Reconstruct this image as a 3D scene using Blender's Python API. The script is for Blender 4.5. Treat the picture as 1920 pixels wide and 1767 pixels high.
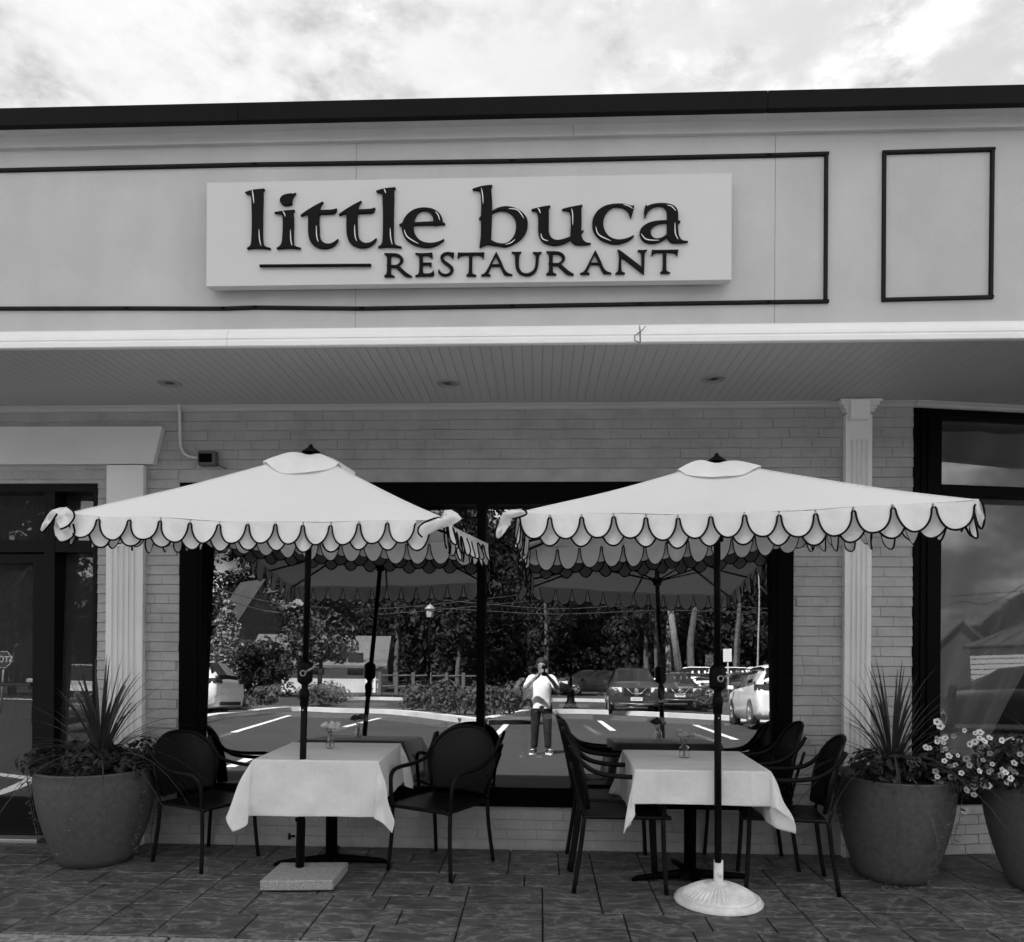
import bpy, math, random
from mathutils import Vector, Matrix
random.seed(7)
S = bpy.context.scene
for o in list(bpy.data.objects): bpy.data.objects.remove(o)
rad = math.radians
def V(*a): return Vector(a)

# ---------------------------------------------------------------- camera (measured from the photo)
F = 1440.0; PX = 952.0; PY = 1190.0
CAM = V(0, -5.333, 1.496)
psi = math.atan(60/1440.); phi = .006
FW = V(-math.sin(psi), math.cos(psi), 0); R0 = V(math.cos(psi), math.sin(psi), 0); U0 = V(0, 0, 1)
RT = math.cos(phi)*R0 + math.sin(phi)*U0; UP = math.cos(phi)*U0 - math.sin(phi)*R0
cd = bpy.data.cameras.new('camera'); cam = bpy.data.objects.new('camera', cd); S.collection.objects.link(cam)
S.camera = cam
cd.sensor_width = 36; cd.lens = 27.0; cd.clip_start = .01; cd.clip_end = 2000
cd.shift_x = (960-PX)/1920.; cd.shift_y = (PY-883.5)/1920.
m = Matrix((RT, UP, -FW)).transposed().to_4x4(); m.translation = CAM; cam.matrix_world = m
S.render.resolution_x = 1024; S.render.resolution_y = 942

# ---------------------------------------------------------------- sky and sun
w = bpy.data.worlds.new('World'); S.world = w; w.use_nodes = True
nt = w.node_tree; nt.nodes.clear()
def N(t, **k):
    n = nt.nodes.new(t)
    for a, b in k.items(): setattr(n, a, b)
    return n
SUN = V(-.30, .50, .80).normalized()
sky = N('ShaderNodeTexSky', sky_type='NISHITA'); sky.sun_disc = False
sky.sun_elevation = math.asin(SUN.z); sky.sun_rotation = math.atan2(SUN.x, SUN.y)
bw0 = N('ShaderNodeRGBToBW'); nt.links.new(sky.outputs[0], bw0.inputs[0])
bwd = N('ShaderNodeMath', operation='MULTIPLY_ADD'); nt.links.new(bw0.outputs[0], bwd.inputs[0]); bwd.inputs[1].default_value = .16; bwd.inputs[2].default_value = 1.0
bw = N('ShaderNodeMath', operation='DIVIDE'); nt.links.new(bw0.outputs[0], bw.inputs[0]); nt.links.new(bwd.outputs[0], bw.inputs[1])
tc = N('ShaderNodeTexCoord'); sep = N('ShaderNodeSeparateXYZ'); nt.links.new(tc.outputs['Generated'], sep.inputs[0])
def math_(op, a, b=None, c=None):
    n = N('ShaderNodeMath', operation=op)
    for i, x in enumerate((a, b, c)):
        if x is None: continue
        if isinstance(x, (int, float)): n.inputs[i].default_value = x
        else: nt.links.new(x, n.inputs[i])
    return n.outputs[0]
cmb = N('ShaderNodeCombineXYZ'); nt.links.new(sep.outputs[0], cmb.inputs[0]); nt.links.new(sep.outputs[1], cmb.inputs[1]); nt.links.new(math_('MULTIPLY_ADD', sep.outputs[2], 1.9, 2.1), cmb.inputs[2])
n1 = N('ShaderNodeTexNoise'); n1.inputs['Scale'].default_value = 6.5; n1.inputs['Detail'].default_value = 10; n1.inputs['Roughness'].default_value = .55; n1.inputs['Distortion'].default_value = .15
nt.links.new(cmb.outputs[0], n1.inputs['Vector'])
n2 = N('ShaderNodeTexNoise'); n2.inputs['Scale'].default_value = 14; n2.inputs['Detail'].default_value = 9; n2.inputs['Roughness'].default_value = .6; n2.inputs['Distortion'].default_value = .1
nt.links.new(cmb.outputs[0], n2.inputs['Vector'])
mr = N('ShaderNodeMapRange'); mr.interpolation_type = 'SMOOTHSTEP'
mr.inputs['From Min'].default_value = .39; mr.inputs['From Max'].default_value = .64
nt.links.new(n1.outputs[0], mr.inputs[0])
# glow of the veiled sun: brighter cloud towards it
dp = N('ShaderNodeVectorMath', operation='DOT_PRODUCT'); nt.links.new(tc.outputs['Generated'], dp.inputs[0]); dp.inputs[1].default_value = SUN
glow = math_('POWER', math_('MAXIMUM', dp.outputs['Value'], 0.0), 5.0)
thin = math_('ADD', math_('MULTIPLY', bw.outputs[0], .12), math_('ADD', 1.15, math_('MULTIPLY', glow, .68)))
thick = math_('ADD', math_('MULTIPLY', n2.outputs[0], 5.5), math_('ADD', -.80, math_('MULTIPLY', glow, .8)))
# clouds opposite the sun are front-lit; extra brightness added to fill the shaded facade
fill_gain = math_('MULTIPLY_ADD', math_('SUBTRACT', .75, dp.outputs['Value']), 2.0, 1.0)
thick = math_('MULTIPLY', thick, fill_gain)
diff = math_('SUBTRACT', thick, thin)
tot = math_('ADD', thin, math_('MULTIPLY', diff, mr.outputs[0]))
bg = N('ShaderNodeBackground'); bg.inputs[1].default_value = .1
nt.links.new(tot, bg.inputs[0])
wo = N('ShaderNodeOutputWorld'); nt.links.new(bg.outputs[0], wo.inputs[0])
sl = bpy.data.lights.new('sun', 'SUN'); sl.energy = 5.0; sl.angle = rad(.6); sl.color = (1, 1, 1)
so = bpy.data.objects.new('sun', sl); S.collection.objects.link(so)
so.rotation_euler = (-SUN).to_track_quat('-Z', 'Y').to_euler()
S.view_settings.view_transform = 'Standard'; S.view_settings.look = 'None'
S.view_settings.exposure = 2.27; S.view_settings.gamma = 1.0; S.view_settings.use_curve_mapping = False
S.render.engine = 'CYCLES'
try:
    S.cycles.max_bounces = 7; S.cycles.transparent_max_bounces = 12; S.cycles.glossy_bounces = 4
    S.cycles.sample_clamp_indirect = 6
except Exception: pass

# ---------------------------------------------------------------- measuring helpers (photo pixel -> place)
def ray(u, v): return FW*F + RT*(u-PX) + UP*(PY-v)
def atY(u, v, Y): d = ray(u, v); return CAM + d*((Y-CAM.y)/d.y)
def atZ(u, v, Z): d = ray(u, v); return CAM + d*((Z-CAM.z)/d.z)
GP = V(0, 0, .45)
NG = -ray(1021, 1252).normalized(); NG2 = -ray(1003, 1258).normalized()
def ground(Y):
    y = -Y
    if y < 1.86: return 0.
    if y < 5.5: return .26*(y-1.86)/3.64
    if y < 22: return .26+.0185*(y-5.5)
    return .565+.048*(y-22)
def mirror_ray(u, v, n=NG, p0=GP):
    d = ray(u, v).normalized(); t = ((p0-CAM).dot(n))/d.dot(n); p = CAM+d*t
    return p, d-2*d.dot(n)*n
def lot(u, v, n=NG, p0=GP):
    p, d = mirror_ray(u, v, n, p0)
    t = 0
    while t < 200:
        q = p+d*t
        if q.z < ground(q.y): return q
        t += .05
    return q
def far(u, v, T, n=NG, p0=GP):      # point seen in the glass at distance T along Y in front of the wall
    p, d = mirror_ray(u, v, n, p0); return p+d*((-T-p.y)/d.y)

# ---------------------------------------------------------------- materials
MATS = {}
def mat(name, val, rough=.6, bump=None, spec=.5, var=None, metal=0., coat=0., streak=None, transl=0., world=False, vein=None):
    """val grey albedo; bump (scale, strength, dist); var (scale, lo, hi) multiplies colour; streak (scale xyz, lo, hi)"""
    if name in MATS: return MATS[name]
    M = bpy.data.materials.new(name); M.use_nodes = True; t = M.node_tree
    b = t.nodes['Principled BSDF']; L = t.links.new
    b.inputs['Roughness'].default_value = rough; b.inputs['Metallic'].default_value = metal
    b.inputs['Specular IOR Level'].default_value = spec; b.inputs['Coat Weight'].default_value = coat
    b.inputs['Base Color'].default_value = (val, val, val, 1)
    co = t.nodes.new('ShaderNodeNewGeometry').outputs['Position'] if world else t.nodes.new('ShaderNodeTexCoord').outputs['Object']
    cur = None
    for kind, dat in (('v', var), ('s', streak)):
        if not dat: continue
        no = t.nodes.new('ShaderNodeTexNoise'); no.inputs['Detail'].default_value = 6; no.inputs['Roughness'].default_value = .6
        if kind == 'v':
            no.inputs['Scale'].default_value = dat[0]; L(co, no.inputs['Vector'])
        else:
            mp = t.nodes.new('ShaderNodeMapping'); mp.inputs['Scale'].default_value = dat[0]; L(co, mp.inputs[0]); L(mp.outputs[0], no.inputs['Vector']); no.inputs['Scale'].default_value = 1
        m_ = t.nodes.new('ShaderNodeMapRange'); m_.inputs['From Min'].default_value = .33; m_.inputs['From Max'].default_value = .67
        m_.inputs['To Min'].default_value = dat[1]; m_.inputs['To Max'].default_value = dat[2]; L(no.outputs[0], m_.inputs[0])
        if cur is None: cur = m_.outputs[0]
        else:
            q = t.nodes.new('ShaderNodeMath'); q.operation = 'MULTIPLY'; L(cur, q.inputs[0]); L(m_.outputs[0], q.inputs[1]); cur = q.outputs[0]
    if vein:
        mp = t.nodes.new('ShaderNodeMapping'); mp.inputs['Scale'].default_value = vein[0]; L(co, mp.inputs[0]); no = t.nodes.new('ShaderNodeTexNoise'); no.inputs['Scale'].default_value = 1; no.inputs['Detail'].default_value = 5; no.inputs['Distortion'].default_value = 1.6; L(mp.outputs[0], no.inputs['Vector'])
        a_ = t.nodes.new('ShaderNodeMath'); a_.operation = 'SUBTRACT'; a_.inputs[1].default_value = .5; L(no.outputs[0], a_.inputs[0])
        b2 = t.nodes.new('ShaderNodeMath'); b2.operation = 'ABSOLUTE'; L(a_.outputs[0], b2.inputs[0])
        m_ = t.nodes.new('ShaderNodeMapRange'); m_.inputs['From Min'].default_value = 0; m_.inputs['From Max'].default_value = .045; m_.inputs['To Min'].default_value = vein[1]; m_.inputs['To Max'].default_value = 1; L(b2.outputs[0], m_.inputs[0])
        if cur is None: cur = m_.outputs[0]
        else: q = t.nodes.new('ShaderNodeMath'); q.operation = 'MULTIPLY'; L(cur, q.inputs[0]); L(m_.outputs[0], q.inputs[1]); cur = q.outputs[0]
    if cur is not None:
        q = t.nodes.new('ShaderNodeMath'); q.operation = 'MULTIPLY'; q.inputs[1].default_value = val; L(cur, q.inputs[0]); L(q.outputs[0], b.inputs['Base Color'])
    if bump:
        no = t.nodes.new('ShaderNodeTexNoise'); no.inputs['Scale'].default_value = bump[0]; no.inputs['Detail'].default_value = 5; L(co, no.inputs['Vector'])
        bp = t.nodes.new('ShaderNodeBump'); bp.inputs['Strength'].default_value = bump[1]; bp.inputs['Distance'].default_value = bump[2]
        L(no.outputs[0], bp.inputs['Height']); L(bp.outputs[0], b.inputs['Normal'])
    if transl:
        tr = t.nodes.new('ShaderNodeBsdfTranslucent'); tr.inputs[0].default_value = (val, val, val, 1)
        mx = t.nodes.new('ShaderNodeMixShader'); mx.inputs[0].default_value = transl
        L(b.outputs[0], mx.inputs[1]); L(tr.outputs[0], mx.inputs[2]); L(mx.outputs[0], t.nodes['Material Output'].inputs[0])
    MATS[name] = M; return M
def glass_mat(name, refl, tint, wavy=0., haze=0.):
    M = bpy.data.materials.new(name); M.use_nodes = True; t = M.node_tree; t.nodes.clear(); L = t.links.new
    o = t.nodes.new('ShaderNodeOutputMaterial'); mx = t.nodes.new('ShaderNodeMixShader'); g = t.nodes.new('ShaderNodeBsdfGlossy'); tr = t.nodes.new('ShaderNodeBsdfTransparent')
    g.inputs['Roughness'].default_value = 0; g.inputs[0].default_value = (1, 1, 1, 1); tr.inputs[0].default_value = (tint, tint, tint, 1)
    mx.inputs[0].default_value = refl; L(tr.outputs[0], mx.inputs[1]); L(g.outputs[0], mx.inputs[2]); L(mx.outputs[0], o.inputs[0])
    if haze:  # grey diffuse haze mixed in, standing for dim interior light behind the glass
        df = t.nodes.new('ShaderNodeBsdfDiffuse'); df.inputs[0].default_value = (.5, .5, .5, 1); m2 = t.nodes.new('ShaderNodeMixShader'); m2.inputs[0].default_value = haze; L(mx.outputs[0], m2.inputs[1]); L(df.outputs[0], m2.inputs[2]); L(m2.outputs[0], o.inputs[0])
    if wavy:
        co = t.nodes.new('ShaderNodeTexCoord').outputs['Object']; no = t.nodes.new('ShaderNodeTexNoise'); no.inputs['Scale'].default_value = 1.3; no.inputs['Detail'].default_value = 1
        bp = t.nodes.new('ShaderNodeBump'); bp.inputs['Strength'].default_value = 1; bp.inputs['Distance'].default_value = wavy
        L(co, no.inputs['Vector']); L(no.outputs[0], bp.inputs['Height']); L(bp.outputs[0], g.inputs['Normal'])
    MATS[name] = M; return M

# ---------------------------------------------------------------- mesh builder
class MB:
    def __init__(s): s.v = []; s.f = []; s.sm = []
    def add(s, vs, fs, smooth=False):
        b = len(s.v); s.v += [tuple(p) for p in vs]
        for f in fs: s.f.append([b+i for i in f]); s.sm.append(smooth)
        return s
    def box(s, a, b, ch=0.):
        x0, y0, z0 = [min(a[i], b[i]) for i in range(3)]; x1, y1, z1 = [max(a[i], b[i]) for i in range(3)]
        if not ch:
            return s.add([(x0,y0,z0),(x1,y0,z0),(x1,y1,z0),(x0,y1,z0),(x0,y0,z1),(x1,y0,z1),(x1,y1,z1),(x0,y1,z1)],
                     [(0,3,2,1),(4,5,6,7),(0,1,5,4),(1,2,6,5),(2,3,7,6),(3,0,4,7)])
        c = ch; vs = []; 
        for zz_, k in ((z0, c), (z0+c, 0), (z1-c, 0), (z1, c)):
            vs += [(x0+k+ (c if k == 0 else 0)*0, y0+k, zz_), (x1-k, y0+k, zz_), (x1-k, y1-k, zz_), (x0+k, y1-k, zz_)]
        fs = [(3,2,1,0), (12,13,14,15)]
        for r in range(3):
            for i in range(4):
                j = (i+1) % 4; fs.append((r*4+i, r*4+j, r*4+4+j, r*4+4+i))
        return s.add(vs, fs)
    def tube(s, pts, r, n=10, cap=True, smooth=True):
        pts = [Vector(p) for p in pts]; rs = r if isinstance(r, (list, tuple)) else [r]*len(pts)
        vs = []; up = None
        for i, p in enumerate(pts):
            t = (pts[min(i+1, len(pts)-1)]-pts[max(i-1, 0)]).normalized()
            if up is None:
                up = V(0, 0, 1) if abs(t.z) < .9 else V(1, 0, 0)
            x = t.cross(up).normalized(); up = x.cross(t).normalized()
            for k in range(n):
                a = 2*math.pi*k/n; vs.append(p+(x*math.cos(a)+up*math.sin(a))*rs[i])
        fs = [(i*n+k, i*n+(k+1) % n, (i+1)*n+(k+1) % n, (i+1)*n+k) for i in range(len(pts)-1) for k in range(n)]
        if cap: fs += [tuple(range(n))[::-1], tuple(range((len(pts)-1)*n, len(pts)*n))]
        return s.add(vs, fs, smooth)
    def lathe(s, prof, c=(0, 0, 0), n=24, smooth=True, rf=None):
        vs = []
        for r, z in prof:
            for k in range(n):
                a = 2*math.pi*k/n; q = r*(rf(a, z) if rf else 1); vs.append((c[0]+q*math.cos(a), c[1]+q*math.sin(a), c[2]+z))
        fs = [(i*n+k, i*n+(k+1) % n, (i+1)*n+(k+1) % n, (i+1)*n+k) for i in range(len(prof)-1) for k in range(n)]
        return s.add(vs, fs, smooth)
    def prism(s, poly, f0, f1, smooth=False):       # poly 2D -> f0(x,y), f1(x,y) 3D
        n = len(poly); vs = [f0(*p) for p in poly]+[f1(*p) for p in poly]
        return s.add(vs, [tuple(range(n))[::-1], tuple(range(n, 2*n))]+[(i, (i+1) % n, n+(i+1) % n, n+i) for i in range(n)], smooth)
    def xprof(s, prof, x0, x1, smooth=False):       # profile (y,z) run along x
        return s.prism(prof, lambda a, b: (x0, a, b), lambda a, b: (x1, a, b), smooth)
    def grid(s, nu, nv, fn, smooth=True):
        vs = [fn(i/nu, j/nv) for i in range(nu+1) for j in range(nv+1)]
        return s.add(vs, [(i*(nv+1)+j, (i+1)*(nv+1)+j, (i+1)*(nv+1)+j+1, i*(nv+1)+j+1) for i in range(nu) for j in range(nv)], smooth)
    def mesh(s, name, m=None):
        me = bpy.data.meshes.new(name); me.from_pydata(s.v, [], s.f); me.polygons.foreach_set('use_smooth', s.sm)
        if m: me.materials.append(m)
        me.update(); return me
    def obj(s, name, m, parent=None, **k): return link(name, s.mesh(name, m), parent, **k)
def link(name, data, parent=None, loc=None, rot=None, scale=None, label=None, kind=None, cat=None, group=None):
    o = bpy.data.objects.new(name, data); S.collection.objects.link(o)
    if parent: o.parent = parent
    if loc is not None: o.location = loc
    if rot is not None: o.rotation_euler = rot
    if scale is not None: o.scale = scale
    for a, b in (('label', label), ('kind', kind), ('category', cat), ('group', group)):
        if b: o[a] = b
    return o
def thing(name, label, cat, loc=(0, 0, 0), rz=0, group=None):
    return link(name, None, None, loc, (0, 0, rz), None, label, None, cat, group)
def copy_tree(o, parent=None, **over):
    c = o.copy(); S.collection.objects.link(c)
    if parent: c.parent = parent
    for a, b in over.items():
        if a == 'loc': c.location = b
        elif a == 'rz': c.rotation_euler = (0, 0, b)
        else: c[{'cat': 'category'}.get(a, a)] = b
    for ch in [x for x in bpy.data.objects if x.parent == o]: copy_tree(ch, c)
    return c
def spline(pts, n=6):
    pts = [Vector(p) for p in pts]; out = []
    for i in range(len(pts)-1):
        p0 = pts[max(i-1, 0)]; p1 = pts[i]; p2 = pts[i+1]; p3 = pts[min(i+2, len(pts)-1)]
        for k in range(n):
            t = k/n; out.append(.5*((2*p1)+(p2-p0)*t+(2*p0-5*p1+4*p2-p3)*t*t+(3*p1-p0-3*p2+p3)*t**3))
    out.append(pts[-1]); return out

# ================================================================ THE SETTING
m_paint = mat('stucco_paint', .55, .7, (70, .25, .005), var=(1.3, .88, 1.05), streak=((3, 1, .8), .95, 1.03))
m_trimw = mat('white_trim', .92, .45, var=(3, .93, 1.0))
m_black = mat('black_metal', .002, .5, spec=.04)
m_blackp = mat('black_moulding', .010, .5, spec=.15, var=(6, .8, 1.2))
m_cap = mat('roof_cap', .008, .6, spec=.08, var=(2, .8, 1.25))
m_brick = mat('painted_brick', .40, .6, (26, 1.0, .006), var=(4, .80, 1.08), world=True)
m_mortar = mat('painted_mortar', .43, .7, (60, .6, .004), var=(6, .8, 1.1))
m_soffit = mat('soffit_paint', .46, .5, var=(1.5, .92, 1.05))
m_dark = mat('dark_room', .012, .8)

# ground far and wide, the parking lot, the kerb, the sidewalk
m_ground = mat('far_ground', .04, .9, (3, .5, .03), var=(.6, .6, 1.3))
m_asph = mat('asphalt', .034, .85, (160, .5, .006), var=(.35, .82, 1.15), streak=((.25, 3, 1), .9, 1.08))
m_conc = mat('kerb_concrete', .36, .85, (70, .6, .006), var=(4, .7, 1.1))
MB().grid(30, 2, lambda a, b: (-260+520*a, -1.7+302*b-.0, -.07 if b > 0 else -.07)).obj('ground', m_ground, kind='structure')
ys = [-1.86, -2.6, -3.6, -4.6, -5.5]+[-5.5-16.5*i/4 for i in range(1, 5)]+[-22-10*i for i in range(1, 13)]
q = MB(); q.grid(8, len(ys)-1, lambda a, b: (-150+300*a, ys[int(round(b*(len(ys)-1)))], ground(ys[int(round(b*(len(ys)-1)))]))); q.obj('parking_lot', m_asph, kind='structure')
sw = MB(); sw.box((-9, -1.62, -.07), (9, .14, -.014)); sidewalk = sw.obj('sidewalk', mat('paver_joint', .012, .9), kind='structure')
kb = MB()
x = -9.0
while x < 9:
    kb.box((x, -1.86, -.08), (x+2.38, -1.628, .0), .008); x += 2.4
mk = mat('kerb_top', .30, .9, (45, .9, .008), var=(28, .35, 1.25)); kb.obj('kerb', mk, kind='structure')

m_pav = mat('stamped_paver', .074, .5, (11, 1.0, .02), spec=.5, var=(2.2, .75, 1.25), streak=((7, 12, 5), .7, 1.4), world=True, vein=((4, 7, 3), 2.3))
UN = .108; NX = int(9.2/UN); NY = 16; x_0 = -4.62; occ = set(); pavs = []
rnd = random.Random(3)
for j in range(NY):
    for i in range(NX):
        if (i, j) in occ: continue
        run = 0
        while i+run < NX and (i+run, j) not in occ and run < 5: run += 1
        h = rnd.choice([2, 2, 2, 3]); wv = rnd.choice([3, 3, 4]) if run >= 3 else run
        if run-wv in (1, 2) and run < 5: wv = run
        wv = min(wv, run); h = min(h, NY-j)
        if NY-j-h == 1: h += 1
        for a in range(wv):
            for b in range(h): occ.add((i+a, j+b))
        pavs.append((i, j, wv, h))
pm = {}
for i, j, wv, h in pavs:
    k = (wv, h)
    if k not in pm:
        g = .0045; q = MB(); q.box((g, g, -.03), (wv*UN-g, h*UN-g, 0), .003); pm[k] = q.mesh('paver', m_pav)
    link('paver', pm[k], sidewalk, (x_0+i*UN, -1.62+j*UN, rnd.uniform(-.0012, .0012)), (rnd.uniform(-.002, .002), rnd.uniform(-.002, .002), 0))

# ---------------------------------------------------------------- the building
B = thing('restaurant_building', 'white painted brick restaurant front with flat fascia, soffit and tall dark windows', 'building')
ZS = 3.10; YF = -1.12
WX0, WX1, WZ0, WZ1 = -2.545, 1.73, .305, 2.555        # big window opening
DX1, DZ1 = atY(184, 905, 0).x, atY(100, 905, 0).z      # door opening
CX = 2.53
# wall core around the openings
wc = MB(); T = .22
for a, b in (((-6, .0045, WZ1), (CX, T, 3.3)), ((DX1, .0045, -.05), (WX0, T, WZ1)), ((WX1, .0045, -.05), (CX, T, WZ1)), ((WX0, .0045, -.05), (WX1, T, WZ0)),):
    wc.box(a, b)
wc.obj('wall', m_mortar, B)
# bricks
bms = []
for k in range(7):
    r = random.Random(k); q = MB(); c = .004+.002*r.random(); L_, H_ = .2, .065
    j = lambda s=.0016: r.uniform(-s, s)
    c = .0018; fr = [(c*.4+j(.0006), -.0055+j(.0015), .001+j(.001)), (L_-c*.4+j(.0006), -.0055+j(.0015), .001+j(.001)), (L_-c*.4+j(.0006), .001+j(.001), H_-c+j(.0012)), (c*.4+j(.0006), .001+j(.001), H_-c+j(.0012))]
    bk = [(j(), .007, j()), (L_+j(), .007, j()), (L_+j(), .007, H_+j()), (j(), .007, H_+j())]
    q.add(fr+bk, [(0, 1, 2, 3), (4, 5, 1, 0), (5, 6, 2, 1), (6, 7, 3, 2), (7, 4, 0, 3)]); bms.append(q.mesh('brick', m_brick))
PL = (atY(205, 1000, 0).x, atY(275, 1000, 0).x); PR = (atY(1579, 1000, 0).x, atY(1630, 1000, 0).x)
bricks = []; r = random.Random(5); CH = .0677
for row in range(46):
    z = ZS-.045-(row+1)*CH
    if z < 0.0: break
    head = (row % 7 == 5); bl = .1016 if head else .2032
    x = -5.2+(.5*bl if row % 2 else 0)+r.uniform(-.012, .012)
    while x < CX-.02:
        L_ = bl*r.uniform(.96, 1.04); segs = [(x, min(x+L_, CX))]; x += L_
        for a, b in segs:
            zc = z+.03
            if zc > 2.50:
                pass
            if zc < WZ1+.07 and zc > WZ0-.03:
                if a < WX1+.0 and b > WX0-.0:
                    if a < WX0 and WX0-a > .03: b = WX0
                    elif b > WX1 and b-WX1 > .03: a = WX1
                    else: continue
            if zc < DZ1+.05 and a < DX1:
                if b-DX1 > .03: a = DX1
                else: continue
            if (PL[0]-.01 < a and b < PL[1]+.01) or (PR[0]-.01 < a and b < PR[1]+.01): continue
            if z > 2.6 and z < 2.93 and b < -3.2: continue
            if b-a < .03: continue
            bricks.append((a, b, z))
def pri(bk):
    a, b, z = bk
    vis = 1 if a > -3.95 else 0
    if 2.2 < z < 2.62 and -3.2 < a < 2.4: vis -= .5
    return (vis, (b-a) > .15, -abs(a-.0))
bricks.sort(key=pri, reverse=True)
bs = MB()
for n_, (a, b, z) in enumerate(bricks):
    me = bms[r.randrange(7)]
    if n_ < 300:
        link('brick', me, B, (a+.0015, r.uniform(-.002, .001), z+.0013+r.uniform(-.001, .001)), (0, r.uniform(-.007, .007), 0), ((b-a-.0008)/.2, 1, 1))
    else:
        sc = (b-a-.0008)/.2
        bs.add([(a+.0015+v.co.x*sc, v.co.y-.001, z+.0013+v.co.z) for v in me.vertices], [tuple(p.vertices) for p in me.polygons])
# bricks under the corner window, on the turned wall
ang = math.atan2(.139, .759); CM = Matrix.Translation((CX, 0, 0)) @ Matrix.Rotation(ang, 4, 'Z')
for row in range(5):
    x = .0+(.1 if row % 2 else 0)
    while x < 2.6:
        me = bms[r.randrange(7)]; z = .005+row*CH
        bs.add([CM @ V(x+.003+v.co.x, v.co.y, z+.003+v.co.z) for v in me.vertices], [tuple(p.vertices) for p in me.polygons]); x += .2032
bs.obj('brick_courses', m_brick, B, kind='stuff')
cw = MB(); cw.add([CM @ V(*p) for p in [(0.0, .007, -.05), (2.8, .007, -.05), (2.8, .2, -.05), (0, .2, -.05), (0, .007, .345), (2.8, .007, .345), (2.8, .2, .345), (0, .2, .345)]], [(0,3,2,1),(4,5,6,7),(0,1,5,4),(1,2,6,5),(2,3,7,6),(3,0,4,7)]).obj('wall', m_mortar, B)

# fascia, cornice, cap, crown
fs = MB(); 
def fpan(x0, x1): fs.box((x0, YF, 3.10), (x1, YF+.12, 4.40))
sx = [-6.2, atY(667, 450, YF).x, atY(1453, 450, YF).x, 5.6]
for a, b in zip(sx, sx[1:]):
    q = MB(); q.box((a+.0012, YF, 3.112), (b-.0012, YF+.12, 4.40), .001); q.obj('fascia_panel', m_paint, B)
fb = MB(); fb.box((-6.2, YF+.004, 3.113), (5.6, YF+.118, 4.39)); fb.obj('fascia_backing', mat('seam', .12, .9), B)
zc_ = lambda v, Y: atY(960, v, Y).z
zt1, zt2, zt3 = zc_(257, YF-.03), zc_(233, YF-.03), zc_(214, YF-.12)
cor = MB(); cor.xprof([(YF+.001, zt1), (YF-.028, zt1), (YF-.03, zt1+.006), (YF-.03, zt2), (YF+.001, zt2)], -6.2, atY(1075, 240, YF).x-.001)
cor.xprof([(YF+.001, zt1), (YF-.028, zt1), (YF-.03, zt1+.006), (YF-.03, zt2), (YF+.001, zt2)], atY(1075, 240, YF).x+.001, 5.6)
cor.obj('frieze_board', m_paint, B)
pr = [(YF+.002, zt2+.001), (YF-.03, zt2+.001), (YF-.04, zt2+.012), (YF-.045, zt2+.02)]
for k in range(7):
    a = k/6*math.pi/2; pr.append((YF-.05-.055*(1-math.cos(a)), zt2+.02+.045*math.sin(a)))
pr += [(YF-.115, zt3-.004), (YF+.002, zt3-.004)]
MB().xprof(pr, -6.2, 5.6).obj('cornice', m_paint, B)
cap0 = [-6.2, atY(445, 200, YF-.15).x, atY(1441, 180, YF-.15).x, 5.6]
zca = zc_(214, YF-.14); zcb = zc_(181, YF-.14)
for a, b in zip(cap0, cap0[1:]):
    q = MB(); q.xprof([(YF-.14, zca), (YF-.14, zcb), (YF-.13, zcb+.004), (YF+.3, zcb+.012), (YF+.3, zca+.05), (YF-.1, zca+.03), (YF-.1, zca)], a+.0015, b-.0015); q.obj('roof_cap', m_cap, B)
q = MB(); q.box((-6.2, YF+.12, 4.2), (5.6, 12, 4.26)); q.obj('roof', mat('roof_felt', .08, .9), B)
# crown moulding under the fascia
zb0, zb1 = zc_(645, YF-.045), zc_(612, YF-.02)
pr = [(YF-.002, zb0+.006), (YF-.045, zb0), (YF-.05, zb0+.004), (YF-.05, zb0+.028), (YF-.044, zb0+.033), (YF-.044, zb0+.040), (YF-.048, zb0+.044), (YF-.046, zb0+.06), (YF-.036, zb0+.075), (YF-.020, zb1-.012), (YF-.020, zb1), (YF-.002, zb1)]
xc = atY(1200, 630, YF-.04).x
for a, b in ((-6.2, atY(432, 636, YF).x-.0012), (atY(432, 636, YF).x+.0012, xc-.004), (xc+.004, 5.6)):
    MB().xprof(pr, a, b).obj('crown_moulding', m_trimw, B)
# crack and black mouldings
def strip(pts, wd, dep, name, m, par, Y):
    q = MB(); P = [atY(u, v, Y) for u, v in pts]
    P = [V(p.x, Y, p.z) for p in P]
    for a, b in zip(P, P[1:]):
        t = (b-a).normalized(); n = V(t.z, 0, -t.x)*wd/2; d = V(0, -dep, 0); e = t*wd*.48
        q.add([a-n-e, a+n-e, b+n+e, b-n+e, a-n*.6-e+d, a+n*.6-e+d, b+n*.6+e+d, b-n*.6+e+d], [(0,1,2,3),(7,6,5,4),(0,4,5,1),(1,5,6,2),(2,6,7,3),(3,7,4,0)])
    return q.obj(name, m, par)
for sgl in ([( -300, 326), (0, 321), (480, 310), (960, 303.5), (1440, 293), (1549, 290)], [(-300, 580), (0, 579.5), (240, 579), (420, 579.5), (480, 577.5), (680, 579.5), (960, 575), (1200, 571), (1440, 567.5), (1549, 566)],
            [(1549, 295), (1547.5, 562)], [(1657.5, 287.5), (1860, 281.5)], [(1656, 563), (1857, 558)], [(1657.5, 292), (1656, 559)], [(1860, 286), (1857, 554)]):
    strip(sgl, .0225, .016, 'black_moulding', m_blackp, B, YF-.001)
strip([(1210, 612), (1206, 618), (1198, 624)], .0035, .002, 'crack', m_blackp, B, YF-.049)
strip([(1198, 624), (1190, 630), (1190, 638), (1199, 643)], .0035, .002, 'crack', m_blackp, B, YF-.052)
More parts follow.
